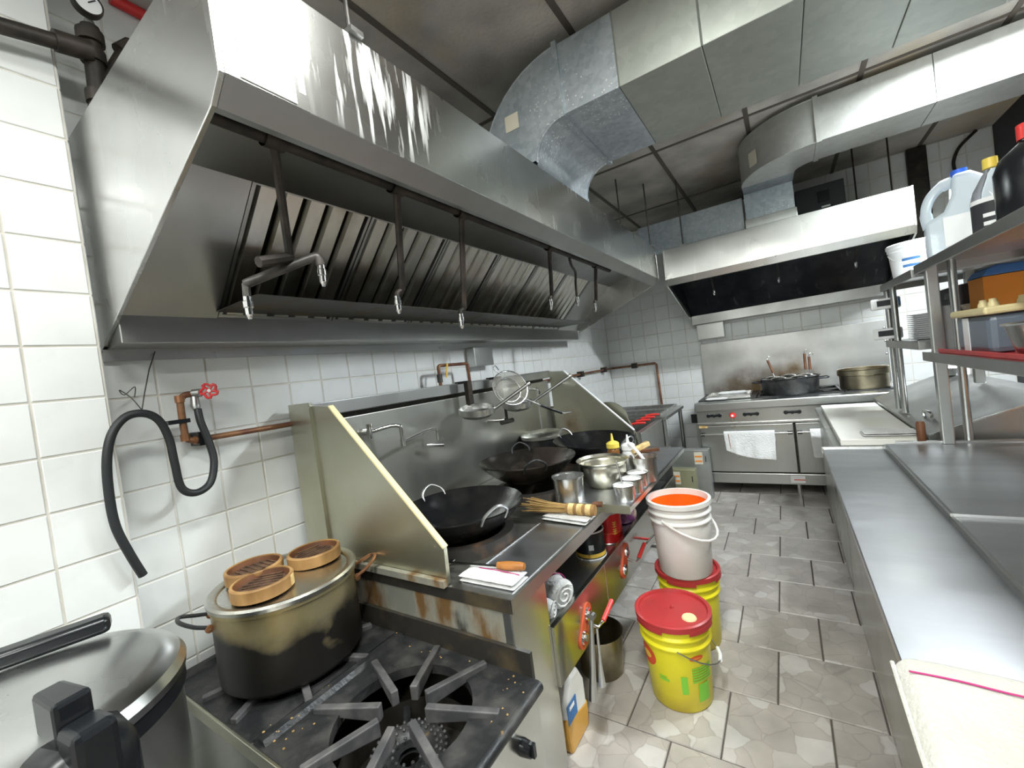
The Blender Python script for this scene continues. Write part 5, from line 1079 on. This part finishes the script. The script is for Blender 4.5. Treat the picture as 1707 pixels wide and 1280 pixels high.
for i in range(4):
    y = 3.36+.15*i; t = thing('fry_basket', 'wire fry basket with a red handle in the fryer, '+['nearest to the splash guard', 'second from the splash guard', 'third from the splash guard', 'farthest from the splash guard'][i], 'fry basket', (-1.35, y, .80), 0, 'fry baskets')
    b_ = MB(); w_ = .055
    for z in (.74, .80, .875): b_.tube([(-1.55, y-w_, z), (-1.20, y-w_, z), (-1.20, y+w_, z), (-1.55, y+w_, z)], .003, 5, closed=True)
    for k in range(6):
        x = -1.55+.07*k; b_.tube([(x, y-w_, .875), (x, y-w_, .74), (x, y+w_, .74), (x, y+w_, .875)], .002, 5)
    b_.build('basket', 'steel_shade', t)
    MB().tube([(-1.20, y, .875), (-1.12, y, .905), (-1.07, y, .915)], .005, 6).build('stem', 'steel', t, smooth=True); MB().tube([(-1.10, y, .91), (-1.04, y, .918), (-.98, y, .918)], [.009, .011, .008], 8).build('grip', 'red_handle', t, smooth=True)
rt = thing('rack_table', 'narrow steel table with pans between fryer and back wall', 'table', (-1.35, 4.3, 0))
MB().box((-1.80, 3.93, .845), (-.95, 4.72, .875)).build('top', 'steel', rt, bevel=.003); MB().box((-1.80, 3.93, .25), (-.97, 4.70, .27)).build('lower_shelf', 'steel_shade', rt)
for x in (-1.76, -.985):
    for y in (3.97, 4.68): MB().tube([(x, y, 0), (x, y, .845)], .02, 10).build('leg', 'steel', rt, smooth=True)
for i in range(2):
    t = thing('sheet_pan', ['shallow wire-lined pan on the rack table, nearer the fryer', 'shallow wire-lined pan on the rack table, nearer the back wall'][i], 'tray', (-1.35, 4.13+.38*i, .876), 0, 'pans on the rack table'); ya = 3.97+.37*i
    MB().box((-1.70, ya, .876), (-1.02, ya+.35, .88)).build('base', 'steel_plain', t)
    for a, b in (((-1.71, ya-.008), (-1.01, ya+.002)), ((-1.71, ya+.348), (-1.01, ya+.358)), ((-1.71, ya+.002), (-1.70, ya+.348)), ((-1.02, ya+.002), (-1.01, ya+.348))): MB().box((*a, .876), (*b, .90)).build('rim', 'steel_plain', t)
    for k in range(6): MB().tube([(-1.70, ya+.05*k+.03, .895), (-1.02, ya+.05*k+.03, .895)], .003, 5).build('rack_wire', 'steel_plain', t)
ds = thing('oil_tank', 'dark grease drum under the rack table', 'drum', (-1.22, 4.25, .2705))
MB().lathe([(.001, 0), (.15, 0), (.155, .02), (.155, .33), (.13, .36), (.001, .365)], (0, 0, 0), 24).build('drum', 'grime_black', ds, world=False, smooth=True); MB().tube([(.10, -.08, .362), (.19, -.05, .45)], .02, 8).build('spout', 'iron', ds, world=False)
for i, (x0, x1, y, z1, mat, nm) in enumerate(((-1.10, -.70, 4.33, .475, 'box_metal', 'grey metal panel box with a warning label leaning left of the oven'), (-1.06, -.80, 4.12, .335, 'box_olive', 'smaller olive metal box with a warning label in front of the grey one'))):
    t = thing('metal_box', nm, 'box', ((x0+x1)/2, y, 0), 0, 'boxes beside the oven')
    MB().box((x0, y, 0), (x1, y+.10, z1)).build('case', mat, t, bevel=.004)
    lx = x1-.13 if i == 0 else x0+.05
    l_ = MB().box((lx, y-.002, z1-.14), (lx+.075, y-.0005, z1-.02)).build('label', 'paper_tan', t)
    for k in range(2): MB().box((lx+.006, y-.0035, z1-.07-.045*k), (lx+.07, y-.0018, z1-.055-.045*k)).build('orange_bar', 'print_orange', l_)
    MB().box((x1-.032, y-.002, z1-.115), (x1-.024, y-.0005, z1-.06)).build('slot', 'print_black', t)

# ================================================================== right side: steel tables, overshelf
wt = thing('work_table', 'long stainless prep counter with raised lids along the right side', 'prep counter', (.6, 1.0, 0))
MB().box((.118, -1.6, .838), (.372, 2.64, .86)).build('front_board', 'steel_counter', wt, bevel=.003)
MB().box((.112, 2.630, .835), (.36, 2.645, .868)).build('end_strip', 'steel_plain', wt)
MB().box((.19, -1.58, .09), (1.10, 2.62, .838)).build('cabinet_body', 'steel_shade', wt)
MB().box((.182, -1.58, .09), (.19, 2.62, .835)).build('front_panel', 'steel_panel', wt)
MB().box((.36, 1.664, .86), (1.10, 2.625, .883)).build('lid', 'steel_counter', wt, bevel=.004); MB().box((.352, 1.659, .86), (1.10, 1.664, .886)).build('divider', 'steel_plain', wt)
MB().box((.36, -1.6, .86), (1.10, 1.655, .876)).build('lid', 'steel_counter', wt, bevel=.004)
MB().box((.352, -1.6, .858), (.36, 2.625, .880)).build('lid_rim', 'steel_shade', wt)
MB().box((.40, 2.625, .86), (1.10, 2.645, .892)).build('end_rail', 'steel_plain', wt)
for x in (.22, 1.06):
    for y in (-1.5, .5, 2.55): MB().tube([(x, y, 0), (x, y, .09)], .022, 10).build('caster', 'black_plastic', wt)
hd = MB().tube(spline([(.80, 2.20, .885), (.82, 2.19, .91), (.86, 2.17, .915), (.88, 2.16, .886)], 4), .007, 8).build('lid_handle', 'chrome', wt, smooth=True)
# sandwich station beyond
ss = thing('prep_fridge', 'sandwich prep fridge with sloped steel lid and cutting board shelf', 'prep fridge', (.6, 3.4, 0))
MB().box((.19, 2.68, .10), (1.02, 4.22, .82)).build('body', 'steel_shade', ss, bevel=.004); MB().box((.185, 2.69, .12), (.19, 3.44, .80)).build('door', 'steel', ss); MB().box((.185, 3.46, .12), (.19, 4.21, .80)).build('door', 'steel', ss)
MB().box((.165, 2.665, .82), (1.02, 4.22, .848)).build('ledge', 'steel', ss, bevel=.003)
MB().prism([(.535, .848), (.535, .90), (.93, 1.055), (1.02, 1.055), (1.02, .848)], 'y', 2.72, 4.20).build('sloped_lid', 'steel_shade', ss, bevel=.003)
MB().bar((.535, 2.716, .902), (.93, 2.716, 1.057), .012, .006).build('lid_edge', 'steel_plain', ss)
MB().tube(spline([(.60, 3.10, .93), (.60, 3.10, .955), (.61, 3.02, .957), (.61, 3.02, .935)], 4), .008, 8).build('lid_handle', 'chrome', ss, smooth=True)
for x in (.24, .97):
    for y in (2.74, 4.16): MB().tube([(x, y, 0), (x, y, .10)], .025, 10).build('caster', 'black_plastic', ss)
tag(MB().box((.20, 2.745, .849), (.528, 4.08, .882)).build('cutting_board', 'board', bevel=.004), 'large white cutting board on the prep fridge', 'cutting board')
pad_cloth('folded_towel', 'white towel folded at the near right corner of the cutting board', [(.30, 2.79), (.515, 2.79), (.515, 2.93), (.30, 2.93)], .8825, .02, seed=11, layers=2)
tag(MB().tube([(.505, 2.70, .849), (.505, 2.70, .86), (.505, 2.70, .962), (.505, 2.70, .972)], [.014, .017, .017, .013], 12).build('knife_handle', 'wood_dark', smooth=True), 'brown wooden knife handle standing up beside the cutting board', 'knife')
# towel on the near counter, hanging a little over its edge
tw = thing('kitchen_towel', 'cream towel with a magenta stripe on the near end of the counter', 'towel', (.3, .7, .861))
nx, ny = 22, 18; V = []; F = []
rn = random.Random(3)
for j in range(ny+1):
    for i in range(nx+1):
        u, v = i/nx, j/ny
        x = .085+.42*u; y = .945-.012*math.sin(u*3)+.01*u-.55*v
        edge = .118-.004
        zz = .8625+.004*(1+math.sin(u*7+v*5))*.8+.003*math.sin(v*13+u*3)
        if x < edge: d_ = edge-x; x = edge-.006-.01*math.sin(v*6)*0; zz = .858-d_*.95
        if x > .345: zz = max(zz, .8785+.004*(1+math.sin(u*7+v*5))*.5)
        V.append((x, y, zz))
for j in range(ny):
    for i in range(nx): a = j*(nx+1)+i; F.append((a, a+1, a+nx+2, a+nx+1))
MB().add(V, F).build('cloth', 'cloth_cream', tw, smooth=70, solid=.005, sub=1)
MB().tube(spline([(.122, .895, .8745), (.18, .893, .8765), (.25, .890, .8745), (.33, .889, .8785), (.36, .889, .8885), (.49, .889, .8885)], 4), .0016, 6).build('stripe', 'stripe', tw)
MB().tube(spline([(.107, .94, .856), (.1065, .75, .848), (.1075, .60, .852), (.1065, .42, .85)], 5), .0035, 6).build('hem', 'cloth_cream', tw, smooth=True)

def overshelf(name, label, x0, x1, y0, y1, zs, posts, zbase):
    t = thing(name, label, 'shelf', ((x0+x1)/2, (y0+y1)/2, zbase))
    for k, z in enumerate(zs):
        s_ = MB().box((x0, y0, z-.006), (x1, y1, z)).build('deck', 'steel', t)
        MB().box((x0-.004, y0, z-.038), (x0+.004, y1, z+.004)).build('front_lip', 'steel_shade', s_, bevel=.003)
        MB().box((x1-.004, y0, z-.038), (x1+.004, y1, z+.03)).build('back_lip', 'steel_shade', s_)
        MB().box((x0, y0-.004, z-.038), (x1, y0+.004, z)).build('end_lip', 'steel_shade', s_); MB().box((x0, y1-.004, z-.038), (x1, y1+.004, z)).build('end_lip', 'steel_shade', s_)
    for (x, y, sq, zb) in posts:
        if sq: MB().box((x-.02, y-.02, zb), (x+.02, y+.02, zs[-1]-.006)).build('post', 'steel', t, bevel=.004)
        else: MB().tube([(x, y, zb), (x, y, zs[-1]-.006)], .015, 12).build('post', 'steel', t, smooth=True)
    return t
so = overshelf('overshelf', 'two-tier steel overshelf with jugs over the near counter', .545, .93, .6, 2.72, (1.295, 1.70), [(.575, 2.615, True, .883), (.648, 2.64, False, .883), (.90, 2.615, True, .883), (.575, .75, True, .876), (.90, .75, True, .876)], .88)
overshelf('overshelf', 'two-tier steel overshelf with white plates over the prep fridge', .54, .93, 2.745, 3.50, (1.345, 1.69), [(.56, 3.30, False, .92), (.56, 3.47, False, .92), (.90, 3.40, True, 1.056)], .95)
# vessels on the top tier
jw = thing('plastic_jug', 'big white plastic jug with a blue cap on the upper shelf', 'jug', (.675, 2.55, 1.70))
MB().prism([(-.108, .0), (.108, .0), (.110, .03), (.110, .125), (.055, .150), (.030, .200), (.024, .268), (-.024, .268), (-.06, .24), (-.108, .175), (-.110, .03)], 'x', -.07, .07).build('body', 'milky', jw, world=False, bevel=.012, smooth=50)
MB().tube(spline([(0, .02, .255), (0, .055, .247), (0, .088, .215), (0, .102, .17), (0, .096, .115)], 6), [.020]*6+[.017]*13+[.020]*6, 12).build('grip', 'milky', jw, world=False, smooth=True)
MB().lathe([(.022, .266), (.024, .27), (.024, .29), (.001, .29)], (0, 0, 0), 20).build('cap', 'blue_plastic', jw, world=False, smooth=True)
MB().box((-.073, -.085, .03), (-.0705, .06, .13)).build('liquid_mark', 'white_clean', jw, world=False)
jw.rotation_euler = (0, 0, math.radians(80)); jw.scale = (1.1, 1.06, 1.2)
yb_ = thing('clear_bottle', 'clear plastic bottle with a yellow cap and dark label on the upper shelf', 'bottle', (.66, 2.20, 1.70))
MB().lathe([(.001, 0), (.052, 0), (.056, .01), (.056, .14), (.05, .17), (.022, .225), (.016, .235), (.016, .25)], (0, 0, 0), 28).build('body', 'clear', yb_, world=False, smooth=True)
MB().lathe([(.0565, .02), (.0565, .125)], (0, 0, 0), 28).build('label', 'print_black', yb_, world=False, smooth=True); MB().lathe([(.0568, .125), (.0568, .14)], (0, 0, 0), 28).build('label_border', 'paper', yb_, world=False, smooth=True)
for k in range(2): MB().lathe([(.057, .045+.028*k), (.057, .058+.028*k)], (0, 0, 0), 8, 'z', math.radians(225), math.radians(275)).build('label_lettering', 'paper', yb_, world=False)
MB().lathe([(.019, .243), (.019, .278), (.001, .278)], (0, 0, 0), 20).build('cap', 'yellow_cap', yb_, world=False, smooth=True)
kb = thing('dark_bottle', 'large black bottle with a red cap at the right edge of the upper shelf', 'bottle', (.69, 1.985, 1.70))
MB().lathe([(.001, 0), (.085, 0), (.09, .012), (.09, .17), (.075, .21), (.03, .25), (.03, .265)], (0, 0, 0), 32).build('body', 'black_plastic', kb, world=False, smooth=True); MB().lathe([(.034, .255), (.034, .30), (.001, .30)], (0, 0, 0), 20).build('cap', 'red_handle', kb, world=False, smooth=True)
wtb = thing('white_tub', 'white plastic tub with blue print on the far upper shelf', 'tub', (.645, 3.22, 1.69))
MB().lathe([(.001, 0), (.085, 0), (.09, .01), (.102, .15), (.107, .153), (.107, .17), (.111, .172), (.111, .188), (.105, .192), (.001, .190)], (0, 0, 0), 36).build('body', 'white_clean', wtb, world=False, smooth=True)
for k in range(2): MB().lathe([(.0955+.0035*k, .055+.035*k), (.0968+.0035*k, .068+.035*k)], (0, 0, 0), 8, 'z', math.radians(232), math.radians(275)).build('blue_print', 'blue_print', wtb, world=False)
MB().tube([(.104*math.cos(a), .104*math.sin(a), .14-.07*math.sin((a-math.pi)*1.0)) for a in [math.pi*(1+k/14) for k in range(15)]], .0025, 6).build('bail_handle', 'white_clean', wtb, world=False, smooth=True)
# lower tier
tag(MB().box((.55, .95, 1.2955), (.92, 2.50, 1.302)).box((.548, .95, 1.302), (.556, 2.50, 1.318)).build('red_tray', 'red_plastic', bevel=.002), 'long flat red tray on the lower near shelf', 'tray')
pt_ = thing('sauce_tub', 'grey sauce tub with a cream lid and round knobs on the lower shelf', 'tub', (.70, 2.26, 1.3025))
MB().box((-.11, -.16, 0), (.11, .16, .135)).build('body', 'tub_grey', pt_, world=False, bevel=.02); ld_ = MB().box((-.122, -.175, .135), (.122, .175, .162)).build('lid', 'lid_cream', pt_, world=False, bevel=.008)
MB().box((-.112, .02, .005), (-.1102, .08, .13)).build('pale_band', 'white_clean', pt_, world=False)
for x, y in ((-.06, .05), (-.06, -.04), (.04, .05), (.04, -.04)): MB().lathe([(.016, .162), (.014, .175), (.010, .182), (.010, .19), (.001, .191)], (x, y, 0), 14).build('knob', 'lid_cream', ld_, world=False, smooth=True)
vessel('steel_bowl', 'wide steel bowl right of the grey sauce tub', 'bowl', (.67, 1.86, 1.3025), .09, .115, .10, 'steel_plain', lip=.006)
vessel('sauce_container', 'brown container with a cream lid behind the steel bowl', 'tub', (.765, 2.02, 1.41), .055, .06, .17, 'sauce_brown', .119, 'lid_cream').location.z = 1.3025
ob = thing('snack_box', 'orange carton with a blue flap at the near end of the far lower shelf', 'carton', (.86, 2.33, 1.3025)); MB().box((-.075, -.09, 0), (.07, .09, .26)).build('carton', 'orange_card', ob, world=False, bevel=.003); MB().prism([(-.078, .262), (.07, .262), (.07, .30), (-.03, .305), (-.06, .29)], 'y', -.093, .09).build('flap', 'blue_print', ob, world=False, bevel=.003)
ob.location = (.85, 2.865, 1.3455)
ocr = thing('orange_crate', 'orange plastic crate behind the shelf posts on the counter', 'crate', (1.0, 2.25, .8835)); MB().box((-.08, -.14, 0), (.08, .14, .10)).build('base', 'wood_handle', ocr, world=False, bevel=.004); MB().box((-.085, -.145, .10), (.085, .145, .19)).build('upper_band', 'orange_card', ocr, world=False, bevel=.004); MB().box((-.087, -.03, .13), (-.0845, .03, .155)).build('hand_slot', 'print_black', ocr, world=False)
pl0 = None
for k in range(13):
    o = MB().lathe([(.001, 0), (.06, 0), (.095, .010), (.098, .012), (.094, .012), (.06, .004), (.001, .004)], (0, 0, 0), 32) if pl0 is None else None
    if pl0 is None:
        pl0 = o.build('dinner_plate', 'white_clean', None, smooth=True); p_ = pl0
    else: p_ = pl0.copy(); COL.objects.link(p_)
    p_.location = (.655, 3.03, 1.3455+.0103*k); tag(p_, 'white plate, %s in the stack on the shelf over the prep fridge' % ('lowest' if k == 0 else 'topmost' if k == 12 else 'one between the ends'), 'plate', 'stacked white plates')
tag(MB().box((.76, 2.99, 1.3455), (.90, 3.42, 1.50)).build('storage_bin', 'paper_tan', bevel=.01), 'tan storage bin behind the stacked plates', 'bin')
dk = thing('dark_crate', 'dark plastic crate standing on the tan bin', 'crate', (.83, 3.20, 1.5005)); MB().box((-.07, -.20, 0), (.07, .20, .10)).build('crate', 'paint_dark', dk, world=False, bevel=.006); MB().box((-.0725, -.05, .04), (-.07, .05, .07)).build('hand_slot', 'pipe_grey', dk, world=False)
for i, (y, z, x) in enumerate(((3.44, 1.39, .545), (3.46, 1.575, .545))):
    t = thing('kitchen_timer', ['white digital timer with a dark screen clipped at the lower shelf corner', 'white digital timer clipped high on the far shelf post'][i], 'timer', (x, y, z-.04), math.radians([0, 25][i]), 'shelf timers')
    MB().box((-.028, -.07, .008), (.0, .07, .075)).xf(Matrix.Rotation(math.radians(62), 4, 'Z')).build('case', 'white_clean', t, world=False, bevel=.008); MB().box((-.0300, -.04, .028), (-.0275, .04, .062)).xf(Matrix.Rotation(math.radians(62), 4, 'Z')).build('screen', 'print_black', t, world=False); MB().box((-.0305, -.066, .02), (-.002, -.058, .066)).xf(Matrix.Rotation(math.radians(62), 4, 'Z')).build('side_button', 'blue_print', t, world=False)
vessel('steel_bowl', 'small steel bowl at the far end of the sloped lid', 'bowl', (.965, 4.0, 1.0556), .09, .11, .05, 'steel_plain')
tag(MB().box((.60, 2.66, 1.2955), (.66, 2.69, 1.50)).build('grey_glove', 'glove_grey', bevel=.012), 'grey folded rag tucked behind the shelf post', 'rag')
